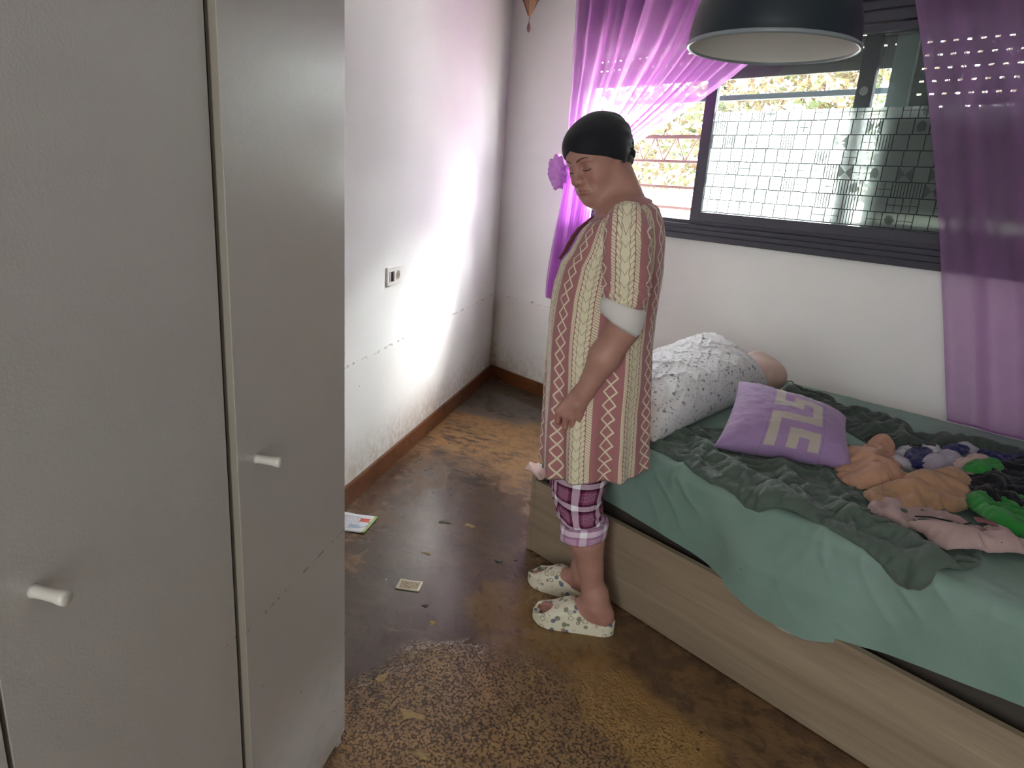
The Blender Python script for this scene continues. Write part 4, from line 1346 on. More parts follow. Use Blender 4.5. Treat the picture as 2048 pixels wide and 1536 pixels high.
# inner hem turn-up
nb0 = len(V)
for i in range(NTH + 1):
    th = 2 * math.pi * i / NTH
    p = tunic_pt(0.585, th, -0.006); V.append(p); UV.append((i / NTH * 7 + 0.10, 0.50))
for i in range(NTH): Fq.append((i + 1, i, nb0 + i, nb0 + i + 1))
def sleeve(s):
    V, UV, Fq = [], [], []
    path = [Vector((-0.028, 0.125 * s, 1.302)), Vector((-0.034, 0.160 * s, 1.290)), Vector((-0.040, 0.188 * s, 1.262)), Vector((-0.046, 0.204 * s, 1.215)), Vector((-0.052, 0.214 * s, 1.160)), Vector((-0.056, 0.220 * s, 1.110)), Vector((-0.058, 0.222 * s, 1.082))]
    rad = [0.052, 0.060, 0.063, 0.064, 0.063, 0.062, 0.052]
    NR, NS = 110, 90
    # resample
    L = [0]
    for a, b in zip(path, path[1:]): L.append(L[-1] + (b - a).length)
    def at(d):
        for i in range(len(path) - 1):
            if d <= L[i + 1] or i == len(path) - 2:
                t = (d - L[i]) / (L[i + 1] - L[i]); return path[i].lerp(path[i + 1], t), rad[i] + (rad[i + 1] - rad[i]) * t
    for j in range(NR + 1):
        d = L[-1] * j / NR
        c, r = at(d); c2, _ = at(min(L[-1], d + 0.012)); c1, _ = at(max(0, d - 0.012))
        dr = (c2 - c1).normalized()
        ax = Vector((1, 0, 0)); ax = (ax - dr * ax.dot(dr)).normalized(); ay = dr.cross(ax) * -1
        if ay.y * s < 0: ay = -ay
        e = j / NR
        for i in range(NS + 1):
            t = 2 * math.pi * i / NS
            scr = max(0.0, (e - 0.62) / 0.38)
            rr = r * (1 + 0.03 * fbm(math.cos(t) * 1.4, math.sin(t) * 1.4, d * 14)) + scr * 0.013 * (min(1.0, (1 - e) / 0.10) * ridge(d * 95 + 2.4 * fbm(math.cos(t) * 1.2, math.sin(t) * 1.2, d * 9) + 0.8 * math.sin(t), 1.6) - 0.3)
            rr += 0.005 * (1 - scr) * ridge(t * 1.5 + d * 22 + fbm(math.cos(t), math.sin(t), d * 6), 3)
            V.append(c + ax * math.cos(t) * rr * 0.98 + ay * math.sin(t) * rr)
            UV.append((i / NS * 2.4 + 0.05, -d * 1.0))
    for j in range(NR):
        for i in range(NS):
            a = j * (NS + 1) + i
            q = (a, a + 1, a + NS + 2, a + NS + 1)
            Fq.append(q if s < 0 else q[::-1])
    return V, UV, Fq
for s in (1, -1):
    v2, u2, f2 = sleeve(s)
    o = len(V); V += v2; UV += u2; Fq += [tuple(i + o for i in q) for q in f2]

def tunic_material():
    g = G('cable_knit_print')
    u, v, _ = g.sep(g.uv())
    P_ = 0.160
    f = u.fract()                      # 0..1 one repeat around
    xm = f * P_
    pink = g.mix(g.noise(g.uv(), 2.0, 3), srgb(154, 102, 104), srgb(168, 116, 116))
    cream = g.mix(g.noise(g.uv(), 3.0, 3), srgb(206, 194, 166), srgb(220, 210, 184))
    olive = srgb(108, 92, 66)
    # chain of diamonds, centre .020
    dx = (xm - 0.025).abs()
    vv = (v / 0.040).fract()
    tri = ((vv - 0.5).abs() * 2.0) * 0.0200
    dl = (dx - tri).abs().step(0.0040, 0.0029) * (dx < 0.0222)
    def rope(c0, w=0.0062):
        d = xm - c0
        band = (d.abs() < w) * 1.0
        tw = ((v / 0.0075) + d / 0.0115).fract()
        gap = (tw - 0.5).abs().step(0.36, 0.43)
        return band, gap
    b1, g1 = rope(0.0700); b2, g2 = rope(0.1335)
    # plaited band of heart shaped stitches, centre .102
    ba = (xm - 0.102).abs()
    t0 = v / 0.030
    wob = (t0 * 4 * math.pi).sin() * 0.0010
    bb = ((ba + wob) < 0.0225) * 1.0
    l1 = ((t0 - ba / 0.020).fract() - 0.5).abs().step(0.455, 0.482) * (ba < 0.0115)
    l2 = ((t0 * 2.0 - ba / 0.0135 + 0.25).fract() - 0.5).abs().step(0.425, 0.465) * (ba > 0.0105)
    l3 = ((ba - 0.0112 + (t0 * 2 * math.pi + 0.6).sin() * 0.0016).abs()).step(0.0011, 0.0005)
    ln = l1.max(l2).max(l3 * 0.8)
    ctr = l3 * 0.0
    c = g.mix(dl, pink, cream)
    c = g.mix(b1, c, g.mix(g1, cream, srgb(150, 104, 96)))
    c = g.mix(b2, c, g.mix(g2, cream, srgb(150, 104, 96)))
    c = g.mix(bb, c, g.mix((ln * 0.95 + ctr * 0.7).min(1.0), cream, olive))
    w = g.noise(g.obj(), 420, 2)
    relief = bb * 0.4 + b1 * (1.0 - g1) * 0.3
    return g.done(g.pr(c, 0.82, g.bump(w * 0.5 + relief * 0.4, 0.0006), 0.2, Sheen_Weight=0.15))
tun = obj('tunic', (V, Fq), tunic_material(), PERS, smooth=True)
setuv(tun, UV)
tun['label'] = 'dusty pink and cream cable patterned tunic'
# neck rib
M_rib = fabric('rose_rib', srgb(168, 116, 116), 300)
nb_v, nb_f = [], []
for z_, o_2 in ((1.318, 0.003), (1.323, 0.005), (1.331, 0.004), (1.335, -0.001), (1.335, -0.006), (1.335, -0.011)):
    k_ = len(nb_v) // 97
    for i in range(97):
        p = tunic_pt(z_, 2 * math.pi * i / 96, o_2)
        if k_ >= 3: p.z += (0.004, 0.005, 0.000)[k_ - 3]
        nb_v.append(p)
for k_ in range(5):
    for i in range(96):
        a = k_ * 97 + i; nb_f.append((a, a + 1, a + 98, a + 97))
obj('neck_band', (nb_v, nb_f), M_rib, PERS, smooth=True)
# front placket opening, folded outwards at the throat
pv = [tunic_pt(1.335 - 0.150 * t, 0.22 - 0.06 * t, 0.010 + 0.006 * math.sin(t * 3)) for t in np.linspace(0, 1, 20)]
obj('placket', tube(pv, [0.004 + 0.003 * math.sin(math.pi * t) for t in np.linspace(0, 1, 20)], 6), fabric('dark_rose_facing', srgb(96, 48, 54), 300), PERS, smooth=True)

# rolled light cuffs of the sleeves
def cuff(s):
    V, Fq = [], []
    c0 = Vector((-0.055, 0.222 * s, 1.098)); c1 = Vector((-0.048, 0.224 * s, 1.040))
    prof = [(0.030, -0.1, 0), (0.048, 0.0, 0), (0.0555, -0.004, 0), (0.0600, 0.10, 0), (0.0625, 0.45, 0), (0.0600, 0.85, 0), (0.0545, 1.02, 0), (0.0500, 0.98, 0), (0.0480, 0.7, 0), (0.0470, 0.3, 0)]
    NS = 72
    ax_ = (c1 - c0)
    dr = Vector((0.30, 0.02 * s, -1)).normalized()
    ex = Vector((1, 0, 0.30)).normalized(); ey = dr.cross(ex); ey = ey if ey.y * s > 0 else -ey
    for r, t, _ in prof:
        for i in range(NS):
            a = 2 * math.pi * i / NS
            rr = r * (1 + 0.035 * fbm(math.cos(a) * 1.3, math.sin(a) * 1.3, t * 1.5 + s)) + 0.0020 * ridge(a * 2.5 + t * 2 + 1.0, 3)
            V.append(c0 + ax_ * t + ex * math.cos(a) * rr + ey * math.sin(a) * rr + Vector((0, 0, 0.013 * math.cos(a) * max(0.0, t))))
    for k in range(len(prof) - 1):
        for i in range(NS):
            j = (i + 1) % NS
            q = (k * NS + i, k * NS + j, (k + 1) * NS + j, (k + 1) * NS + i)
            Fq.append(q if s > 0 else q[::-1])
    return V, Fq
M_cuff = fabric('pale_lining', srgb(206, 200, 196), 300)
for s in (1, -1): obj('cuff', cuff(s), M_cuff, PERS, smooth=True)['label'] = 'pale rolled lining cuff'

# ------------------------------------------------------------------ plaid trousers with turned-up hems
def plaid(name, c_bg, c_lt, c_dk, fade=0.0):
    g = G(name)
    u, v, _ = g.sep(g.uv())
    def band(t, c0, w): return ((t - c0).abs() < w) * 1.0
    fu = (u / 0.088).fract(); fv = ((v + 0.012) / 0.072).fract()
    wu = band(fu, 0.5, 0.13); wvv = band(fv, 0.5, 0.12)
    ku = band(fu, 0.31, 0.045) + band(fu, 0.69, 0.03); kv = band(fv, 0.33, 0.045) + band(fv, 0.67, 0.035)
    thin_u = ((u / 0.0042).fract() < 0.3) * (((fu - 0.5).abs() > 0.28) * 1.0) * 0.35
    thin_v = ((v / 0.0042).fract() < 0.3) * (((fv - 0.5).abs() > 0.28) * 1.0) * 0.35
    c = g.mix((thin_u + thin_v).min(1.0), c_bg, c_lt)
    c = g.mix((ku.min(1.0) * 0.55), c, c_dk); c = g.mix(kv.min(1.0) * 0.75, c, c_dk)
    c = g.mix(wu * 0.62, c, c_lt); c = g.mix(wvv * 0.62, c, c_lt)
    c = g.mix(wu * wvv, c, srgb(236, 232, 236))
    w = g.noise(g.obj(), 350, 2)
    return g.done(g.pr(c, 0.85, g.bump(w, 0.0005), 0.2))
M_plaid = plaid('magenta_plaid', srgb(118, 30, 82), srgb(214, 190, 206), srgb(30, 16, 28))
M_plaid_in = plaid('faded_plaid_reverse', srgb(186, 140, 172), srgb(222, 206, 220), srgb(150, 110, 140))
tv, tf, tu = [], [], []
def leg_path(s):
    kx = 0.0 if s > 0 else 0.035
    return [(0.78, 0.0, 0.085 * s, .100), (0.60, 0.016 + kx * .5, 0.083 * s, .095), (0.54, 0.026 + kx, 0.078 * s, 0.086), (0.47, 0.028 + kx, 0.077 * s, 0.080), (0.41, 0.020 + kx, 0.077 * s, .073), (0.375, 0.006 + kx, 0.077 * s, .070), (0.345, 0.0 + kx, 0.077 * s, .066)]
def leg_tube(s):
    P = leg_path(s)
    NR, NS = 70, 80
    V, U, F_ = [], [], []
    for j in range(NR + 1):
        z = P[0][0] + (P[-1][0] - P[0][0]) * j / NR
        for a, b in zip(P, P[1:]):
            if z >= b[0] - 1e-9:
                t = (a[0] - z) / (a[0] - b[0]); x = a[1] + (b[1] - a[1]) * t; y = a[2] + (b[2] - a[2]) * t; r = a[3] + (b[3] - a[3]) * t; break
        for i in range(NS + 1):
            th = 2 * math.pi * i / NS
            cr = max(0.0, min(1, (0.52 - z) / 0.12))
            rr = r * (1 + 0.05 * fbm(math.cos(th) * 1.2, math.sin(th) * 1.2, z * 9 + s)) + 0.010 * cr * (ridge(z * 62 + 1.2 * math.sin(th + s) + 1.6 * fbm(math.cos(th), math.sin(th), z * 8, ), 1.8) - 0.3)
            V.append(Vector((x + rr * math.cos(th), y + rr * math.sin(th) * 0.93, z + 0.010 * cr * math.sin(th * 2 + s))))
            U.append((i / NS * 0.528, z))
    for j in range(NR):
        for i in range(NS):
            a = j * (NS + 1) + i; F_.append((a + 1, a, a + NS + 1, a + NS + 2))
    return V, U, F_
for s in (1, -1):
    v2, u2, f2 = leg_tube(s); o = len(tv); tv += v2; tu += u2; tf += [tuple(i + o for i in q) for q in f2]
# seat part joining the legs
o = len(tv); NS = 80
for j, (z, r) in enumerate(((0.98, 0.135), (0.86, 0.140), (0.76, 0.136), (0.70, 0.110))):
    for i in range(NS + 1):
        th = 2 * math.pi * i / NS
        tv.append(Vector((0.0 + r * 0.88 * math.cos(th), r * 1.22 * math.sin(th), z))); tu.append((i / NS * 0.528 * 2, z))
for j in range(3):
    for i in range(NS):
        a = o + j * (NS + 1) + i; tf.append((a + 1, a, a + NS + 1, a + NS + 2))
tr = obj('trousers', (tv, tf), M_plaid, PERS, smooth=True); setuv(tr, tu)
tr['label'] = 'magenta plaid pyjama trousers'
for s in (1, -1):
    kx = 0.0 if s > 0 else 0.035
    cx, cy = -0.002 + kx, 0.078 * s
    prof = [(0.050, 0.378), (0.063, 0.375), (0.071, 0.381), (0.0745, 0.373), (0.0755, 0.350), (0.073, 0.328), (0.068, 0.322), (0.062, 0.325), (0.058, 0.345)]
    V, U, F_ = [], [], []
    for k, (r, z) in enumerate(prof):
        for i in range(81):
            th = 2 * math.pi * i / 80
            rr = r * (1 + 0.04 * fbm(math.cos(th) * 1.2, math.sin(th) * 1.2, z * 6 + s * 3)) + 0.002 * math.sin(th * 5 + k)
            V.append(Vector((cx + rr * math.cos(th), cy + rr * math.sin(th) * 0.93, z - 0.30 * rr * math.cos(th) * 0.55))); U.append((i / 80 * 0.5, z + 0.02))
    for k in range(len(prof) - 1):
        for i in range(80):
            a = k * 81 + i; F_.append((a, a + 1, a + 82, a + 81))
    F_ = [q[::-1] for q in F_]
    c_ = obj('trouser_cuff', (V, F_), M_plaid_in, PERS, smooth=True); setuv(c_, U)
    c_['label'] = 'turned-up faded pink plaid cuff'

# ------------------------------------------------------------------ slippers
def slipper_material():
    g = G('printed_foam')
    p = g.obj(); q = g.vadd(p, (1.0, 1.0, 1.0), 'ADD')
    base = g.mix(g.noise(p, 12, 3), srgb(206, 198, 176), srgb(220, 214, 194))
    def blobs(sc, off, rmax, lo_, hi_):
        n = g.n('ShaderNodeTexVoronoi'); n.inputs['Scale'].default_value = sc; n.inputs['Randomness'].default_value = 0.8
        g.link(g.vadd(q, (off, off * 2, off * 3), 'ADD'), n.inputs['Vector'])
        d = E(g, n.outputs['Distance']); r = g.sep(E(g, n.outputs['Color']))[0]
        return d, r
    d, r = blobs(44, 0.0, .3, 0, 1)
    wob = g.noise(p, 90, 2)
    dd = d + (wob - 0.5) * 0.25
    ring = (dd - 0.34).abs().step(0.06, 0.03) * (r < 0.62)
    ring2 = (dd - 0.17).abs().step(0.035, 0.015) * (r > 0.45) * (r < 0.80)
    fill = dd.step(0.40, 0.34) * (r > 0.76)
    fill2 = dd.step(0.32, 0.27) * (r < 0.14)
    c = g.mix((ring + ring2).min(1.0) * 0.85, base, srgb(112, 104, 72))
    c = g.mix(fill * 0.9, c, srgb(84, 96, 122))
    c = g.mix(fill2 * 0.85, c, g.mix((r < 0.07) * 1.0, srgb(158, 92, 84), srgb(92, 108, 96)))
    d2, r2 = blobs(62, 3.1, .3, 0, 1)
    c = g.mix((d2 - 0.3).abs().step(0.05, 0.02) * (r2 < 0.3) * 0.5, c, srgb(150, 110, 84))
    return g.done(g.pr(c, 0.6, g.bump(g.noise(p, 200, 2), 0.0003), 0.35))
M_slip = slipper_material()
M_insole = simple('insole_brown', srgb(112, 94, 80), 0.8, 0.1)
def slipper(ft):
    c, sn = math.cos(ft['a']), math.sin(ft['a']); s = ft['s']
    Rm = np.array([[c, sn, 0], [-sn, c, 0], [0, 0, 1]]); O = ft['o']
    X = lambda f: xf(f, O, Rm)
    def outer(grow, top):
        def f(P):
            x, y, z = P[..., 0], P[..., 1], P[..., 2]
            # footprint
            a = np.sqrt(((x - 0.070) / (0.070 + grow)) ** 2 + ((y - 0.000) / (0.050 + grow)) ** 2)
            b = np.sqrt(((x + 0.085) / (0.045 + grow)) ** 2 + (y / (0.038 + grow)) ** 2)
            t = np.clip((x + 0.085) / 0.155, 0, 1)
            w = 0.038 + 0.012 * t + grow
            mid = np.where((x > -0.085) & (x < 0.070), (np.abs(y) - w), 1.0)
            fp = np.minimum(np.minimum((a - 1) * (0.05 + grow), (b - 1) * (0.038 + grow)), mid)
            return fp
        return f
    def solid(grow, hscale, zb):
        fo = outer(grow, 0)
        def f(P):
            x, y, z = P[..., 0], P[..., 1], P[..., 2]
            # height profile of the shell: low heel rim, high instep, low toe
            hp = 0.042 + 0.052 * np.exp(-((x - 0.015) / 0.052) ** 2) + 0.012 * np.exp(-((x - 0.085) / 0.05) ** 2)
            hp = hp * hscale
            w = 0.040 + 0.012 * np.clip((x + 0.08) / 0.15, 0, 1) + grow
            dome = np.clip(1 - (np.abs(y) / (w + 0.004)) ** 2.6, 0, 1) ** 0.5
            toe = np.clip(1 - ((x - 0.05) / (0.094 + grow)).clip(0, 2) ** 2.4, 0, 1) ** 0.5
            zt = 0.030 + (hp - 0.030) * dome * toe
            side = fo(P)
            curl = 0.010 * np.clip((x - 0.08) / 0.06, 0, 1) ** 2
            return np.maximum(np.maximum(side, (z - zt - curl) * 0.7), (zb + curl - z))
        return f
    S1 = X(solid(0.0, 1.0, 0.0)); 
    inn = X(solid(-0.007, 0.93, 0.024))
    def ankle(P):
        # opening behind the strap: everything above a line sloping from mid-instep down to the heel rim
        q = (P - O) @ Rm.T
        x, z = q[..., 0], q[..., 2]
        ln = 0.046 + np.clip((x + 0.055) / 0.055, 0, 1) ** 1.3 * 0.060
        return np.maximum((ln - z) * 0.8, x - 0.004 - 0.0 * z)
    toeh = X(S_ell((0.122, 0.006 * s, 0.070), (0.046, 0.038, 0.040)))
    pr = [('u', 0, S1), ('s', 0.004, inn), ('s', 0.004, ankle), ('s', 0.005, toeh)]
    lo = O + np.array((-0.17, -0.12, -0.01)); hi = O + np.array((0.19, 0.12, 0.13))
    V, Fq = surfnet(pr, lo, hi, 0.0024)
    o_ = npobj('slipper', V, Fq, M_slip, PERS)
    o_['label'] = 'cream foam slide with doodle print'
    # insole
    insf = [('u', 0, X(outer(-0.008, 0))), ('i', 0.001, X(S_box((0, 0, 0.0252), (0.2, 0.1, 0.0025))))]
    V, Fq = surfnet(insf, lo, hi, 0.0030)
    npobj('insole', V, Fq, M_insole, o_)
for ft in FEET: slipper(ft)

# ------------------------------------------------------------------ cloth lying on the bed
def smooth_outline(P, n=2):
    P = [Vector((p[0], p[1])) for p in P]
    for _ in range(n):
        Q = []
        for a, b in zip(P, P[1:] + P[:1]):
            Q += [a * 0.75 + b * 0.25, a * 0.25 + b * 0.75]
        P = Q
    return P

def patch(name, outline, label, cat, mat, layer=0.004, puff=0.008, folds=(), crumple=0.004, res=0.010, seed=0, group=None, parent=None, edge=0.03, thick=0.0017, base=None, excess=0.14, iters=150, stiff=0.6, grav=0.00006, hmax=0.075, rnd_out=1, warp=2.6):
    """A loose piece of cloth: outline in unrolled mattress coordinates (a, b), raised by folds.
    folds: (angle, waves per metre, height, sharpness)."""
    rnd = random.Random(seed)
    P = smooth_outline(outline, rnd_out)
    poly = np.array([(p.x, p.y) for p in P])
    lo = poly.min(0); hi = poly.max(0)
    gx, gy = np.meshgrid(np.arange(lo[0], hi[0], res), np.arange(lo[1], hi[1], res))
    pts = np.stack([gx.ravel(), gy.ravel()], 1) + 0.18 * res * np.random.default_rng(seed).normal(size=(gx.size, 2))
    x, y = pts[:, 0], pts[:, 1]
    ins = np.zeros(len(pts), bool)
    dist = np.full(len(pts), 1e9)
    for (x1, y1), (x2, y2) in zip(poly, np.roll(poly, -1, 0)):
        c = ((y1 > y) != (y2 > y)) & (x < (x2 - x1) * (y - y1) / (y2 - y1 + 1e-12) + x1)
        ins ^= c
        ex, ey = x2 - x1, y2 - y1
        t = np.clip(((x - x1) * ex + (y - y1) * ey) / (ex * ex + ey * ey + 1e-12), 0, 1)
        dist = np.minimum(dist, np.hypot(x - x1 - t * ex, y - y1 - t * ey))
    k = ins & (dist > res * 0.35)
    pin = pts[k]; din = dist[k]
    # keep outline spacing near the grid step
    ol = []
    for a, b in zip(poly, np.roll(poly, -1, 0)):
        m = max(1, int(np.hypot(*(b - a)) / res))
        ol += [a + (b - a) * i / m for i in range(m)]
    no = len(ol)
    allp = [Vector(p) for p in ol] + [Vector(p) for p in pin]
    r = delaunay_2d_cdt(allp, [], [list(range(no))], 1, 1e-6)
    V2, F2, orig = r[0], r[2], r[3]
    dd = np.zeros(len(V2))
    for i, o in enumerate(orig):
        if o and o[0] >= no: dd[i] = din[o[0] - no]
    Hh = []
    for i, p in enumerate(V2):
        a, b = p.x, p.y
        e = min(1.0, dd[i] / edge); e = e * (2 - e)
        w1 = fbm(a * 4.2 + seed, b * 4.2, seed * 1.3); w2 = fbm(a * 9 + seed, b * 9, seed * 0.7 + 3)
        d = puff * e
        for q, (ang, fr, am, sh) in enumerate(folds):
            c, s = math.cos(ang), math.sin(ang)
            u = (a * c + b * s) * fr * math.pi + warp * (w1 * 0.7 + fbm((a * -s + b * c) * 2.5 + seed, (a * c + b * s) * 6, q + seed)) + q * 1.7
            md = max(0.0, 0.55 + 1.1 * fbm(a * 3.1 + q * 5 + seed, b * 3.1, q))
            d += 1.9 * am * md * ridge(u * 0.5, 1.4) * (0.45 + 0.55 * e)
        d += 0.3 * crumple * (0.5 + w2) * e
        Hh.append(max(d, 0.0))
    # relax as a sheet of cloth with more length than room: it buckles into folds
    X = np.array([(p.x, p.y, h_) for p, h_ in zip(V2, Hh)])
    T = np.array([tuple(f) for f in F2])
    ed_ = np.sort(np.concatenate([T[:, [0, 1]], T[:, [1, 2]], T[:, [2, 0]]]), 1)
    opp = np.concatenate([T[:, 2], T[:, 0], T[:, 1]])
    key = ed_[:, 0] * len(X) + ed_[:, 1]
    o_ = np.argsort(key); ks = key[o_]
    same = np.nonzero(ks[1:] == ks[:-1])[0]
    bend = np.stack([opp[o_[same]], opp[o_[same + 1]]], 1)
    uq = np.unique(key); E1 = np.stack([uq // len(X), uq % len(X)], 1)
    XY = X[:, :2].copy()
    def rest(Ee):
        return np.hypot(*(XY[Ee[:, 0]] - XY[Ee[:, 1]]).T) * (1 + excess)
    R1 = rest(E1); R2 = rest(bend)
    N_ = len(X)
    I1 = E1.ravel(); I2 = bend.ravel()
    c1 = np.bincount(I1, minlength=N_) + 1e-9; c2 = np.bincount(I2, minlength=N_) + 1e-9
    pin_ = dd < res * 0.6
    fl0 = layer * 0.0
    for it in range(iters):
        for Ee, Rr, cc, st, comp in ((bend, R2, c2, stiff, True), (E1, R1, c1, 1.0, False)):
            dv = X[Ee[:, 1]] - X[Ee[:, 0]]
            L_ = np.sqrt((dv * dv).sum(1)) + 1e-9
            k_ = (1 - Rr / L_) * 0.5 * st
            dv *= k_[:, None]
            I_ = Ee.T.ravel()
            W_ = np.concatenate([dv, -dv])
            for c_ in range(3):
                X[:, c_] += np.bincount(I_, W_[:, c_], minlength=N_) / cc * 1.6
        X[:, 2] -= grav * min(1.0, it / 20)
        X[pin_, :2] += (XY[pin_] - X[pin_, :2]) * 0.6
        X[pin_, 2] *= 0.985
        X[:, 2] = np.clip(X[:, 2], 0, hmax)
        X[:, :2] += (XY - X[:, :2]) * 0.004
    V = []
    for i in range(N_):
        a, b, d = X[i]
        a0, b0 = XY[i]
        off = layer + sheet_off(a, b) * 0.8 + d + 0.003 + puff * (1 - (1 - min(1, dd[i] / edge)) ** 2)
        if base: off += base(a, b)
        V.append(surf(a, b, off))
    o = obj(name, (V, [tuple(f) for f in F2]), mat, parent, smooth=True)
    md = o.modifiers.new('thick', 'SOLIDIFY'); md.thickness = thick; md.offset = 1
    if parent is None: tag(o, label, cat, group)
    return o

M_green = fabric('dark_green_grey_jersey', srgb(78, 90, 82), 300, 0.0005, 0.8, 0.15)
M_green2 = fabric('darker_green_grey_jersey', srgb(60, 70, 64), 300, 0.0005, 0.8, 0.15)
patch('bed_sheet', [(-1.45, 1.80), (-1.36, 1.84), (-1.353, 1.90), (-1.36, 2.05), (-1.28, 2.15), (-1.10, 2.35), (-0.95, 2.45), (-0.838, 2.40), (-0.725, 2.33), (-0.608, 2.30), (-0.461, 2.141), (-0.364, 1.95), (-0.345, 1.86), (-0.400, 1.769), (-0.405, 1.712), (-0.459, 1.688), (-0.536, 1.735), (-0.673, 1.752), (-0.787, 1.755), (-0.87, 1.712), (-0.959, 1.745), (-1.043, 1.738), (-1.22, 1.795), (-1.33, 1.79)],
      'crumpled dark green sheet under the lilac cushion, tip hanging over the mattress edge', 'sheet', M_green, 0.003, 0.004,
      [(1.15, 11, 0.026, 2.4), (0.6, 15, 0.014, 2.4), (2.3, 7, 0.012, 3)], 0.003, 0.0078, 3, excess=0.15, hmax=0.05, grav=0.0001, warp=2.0)
def rollbase(a, b):
    # rear sheet is bunched into a rope: highest along its middle line
    ctr = 2.80 + 0.02 * math.sin(a * 7) + 0.10 * max(0, a + 0.75)
    return 0.030 * math.exp(-((b - ctr) / 0.085) ** 2) * (0.75 + 0.5 * fbm(a * 3, 1, 1))
patch('bed_sheet', [(-1.38, 2.76), (-1.37, 2.86), (-1.31, 2.97), (-1.22, 2.93), (-1.09, 2.80), (-0.98, 2.83), (-0.86, 2.75), (-0.72, 2.79), (-0.49, 2.88), (-0.36, 2.90), (-0.15, 2.92), (0.05, 2.93), (0.10, 2.86), (-0.12, 2.83), (-0.36, 2.83), (-0.50, 2.78), (-0.605, 2.73), (-0.697, 2.66), (-0.74, 2.55), (-0.83, 2.50), (-0.93, 2.56), (-1.00, 2.61), (-1.133, 2.64), (-1.27, 2.68)],
      'dark grey green sheet bunched like a rope along the wall side of the mattress', 'sheet', M_green2, 0.004, 0.012,
      [(0.9, 9, 0.020, 2.0), (2.3, 12, 0.012, 2.2)], 0.008, 0.0085, 11, base=rollbase, edge=0.045)

M_peach = fabric('peach_cotton', srgb(176, 134, 110), 260)
M_tan = fabric('tan_cotton', srgb(160, 124, 96), 260)
M_mauve = fabric('dusty_pink_cotton', srgb(164, 138, 136), 260)
M_grn = fabric('bright_green_fabric', srgb(38, 122, 48), 260, var=0.2)
M_blk = fabric('black_fabric', srgb(14, 13, 20), 260)
M_navy2 = fabric('navy_fabric', srgb(36, 40, 88), 260)
M_wht = fabric('white_cotton', srgb(170, 168, 176), 260)
M_lav = fabric('pale_lilac_cotton', srgb(152, 144, 158), 260)

patch('garment', [(-0.790, 2.38), (-0.80, 2.60), (-0.76, 2.74), (-0.66, 2.81), (-0.55, 2.80), (-0.50, 2.72), (-0.56, 2.60), (-0.62, 2.45), (-0.70, 2.36)],
      'white and navy garment crumpled behind the peach shirt', 'clothes', M_wht, 0.010, 0.005, [(0.8, 12, 0.020, 2), (2.1, 17, 0.012, 2)], 0.006, 0.008, 21)
patch('garment', [(-0.755, 2.47), (-0.76, 2.58), (-0.70, 2.60), (-0.655, 2.50), (-0.64, 2.38), (-0.70, 2.37)],
      'navy blue cloth piece tucked between the peach shirt and the white garment', 'clothes', M_navy2, 0.026, 0.005, [(0.3, 14, 0.012, 2)], 0.005, 0.008, 22)
patch('garment', [(-0.69, 2.60), (-0.68, 2.68), (-0.63, 2.72), (-0.61, 2.64), (-0.645, 2.58)],
      'small navy scrap on the white garment beside the lilac undergarment', 'clothes', M_navy2, 0.040, 0.004, [(0.3, 14, 0.010, 2)], 0.004, 0.008, 28)
patch('garment', [(-0.61, 2.70), (-0.60, 2.83), (-0.53, 2.85), (-0.42, 2.82), (-0.35, 2.74), (-0.44, 2.66), (-0.54, 2.66)],
      'navy blue garment lying behind the black garment', 'clothes', M_navy2, 0.026, 0.006, [(0.7, 12, 0.016, 2)], 0.005, 0.008, 23)
patch('garment', [(-0.680, 2.40), (-0.69, 2.52), (-0.655, 2.60), (-0.61, 2.60), (-0.585, 2.52), (-0.60, 2.42), (-0.635, 2.36)],
      'pale lilac undergarment crumpled in the middle of the clothes heap', 'clothes', M_lav, 0.036, 0.009, [(1.1, 18, 0.016, 1.8), (2.4, 14, 0.010, 2)], 0.006, 0.007, 24)
patch('garment', [(-0.610, 2.44), (-0.61, 2.56), (-0.575, 2.64), (-0.525, 2.62), (-0.50, 2.52), (-0.54, 2.42)],
      'pale pink crumpled piece beside the lilac undergarment', 'clothes', fabric('pale_pink_cotton', srgb(178, 156, 148), 260), 0.040, 0.009, [(1.6, 19, 0.016, 1.8)], 0.006, 0.007, 25)
patch('garment', [(-0.560, 2.38), (-0.57, 2.48), (-0.545, 2.57), (-0.50, 2.58), (-0.475, 2.50), (-0.505, 2.41)],
      'small bright green cloth piece at the back of the heap', 'clothes', M_grn, 0.060, 0.008, [(1.0, 26, 0.016, 1.8)], 0.006, 0.006, 26)
patch('garment', [(-0.520, 2.26), (-0.545, 2.42), (-0.53, 2.60), (-0.50, 2.78), (-0.38, 2.86), (-0.20, 2.86), (-0.12, 2.60), (-0.20, 2.40), (-0.36, 2.30), (-0.45, 2.24)],
      'large black garment at the right end of the heap', 'clothes', M_blk, 0.030, 0.013, [(0.5, 8, 0.020, 2), (1.8, 12, 0.012, 2)], 0.005, 0.009, 27, edge=0.06)
patch('garment', [(-0.83, 2.12), (-0.875, 2.25), (-0.88, 2.38), (-0.885, 2.50), (-0.85, 2.56), (-0.80, 2.52), (-0.745, 2.42), (-0.69, 2.34), (-0.62, 2.30), (-0.60, 2.22), (-0.656, 2.13), (-0.71, 2.07), (-0.765, 2.06)],
      'peach shirt crumpled beside the lilac cushion corner', 'clothes', M_peach, 0.012, 0.012, [(1.15, 7, 0.060, 1.8), (0.3, 9, 0.026, 2)], 0.006, 0.0075, 31, edge=0.035)
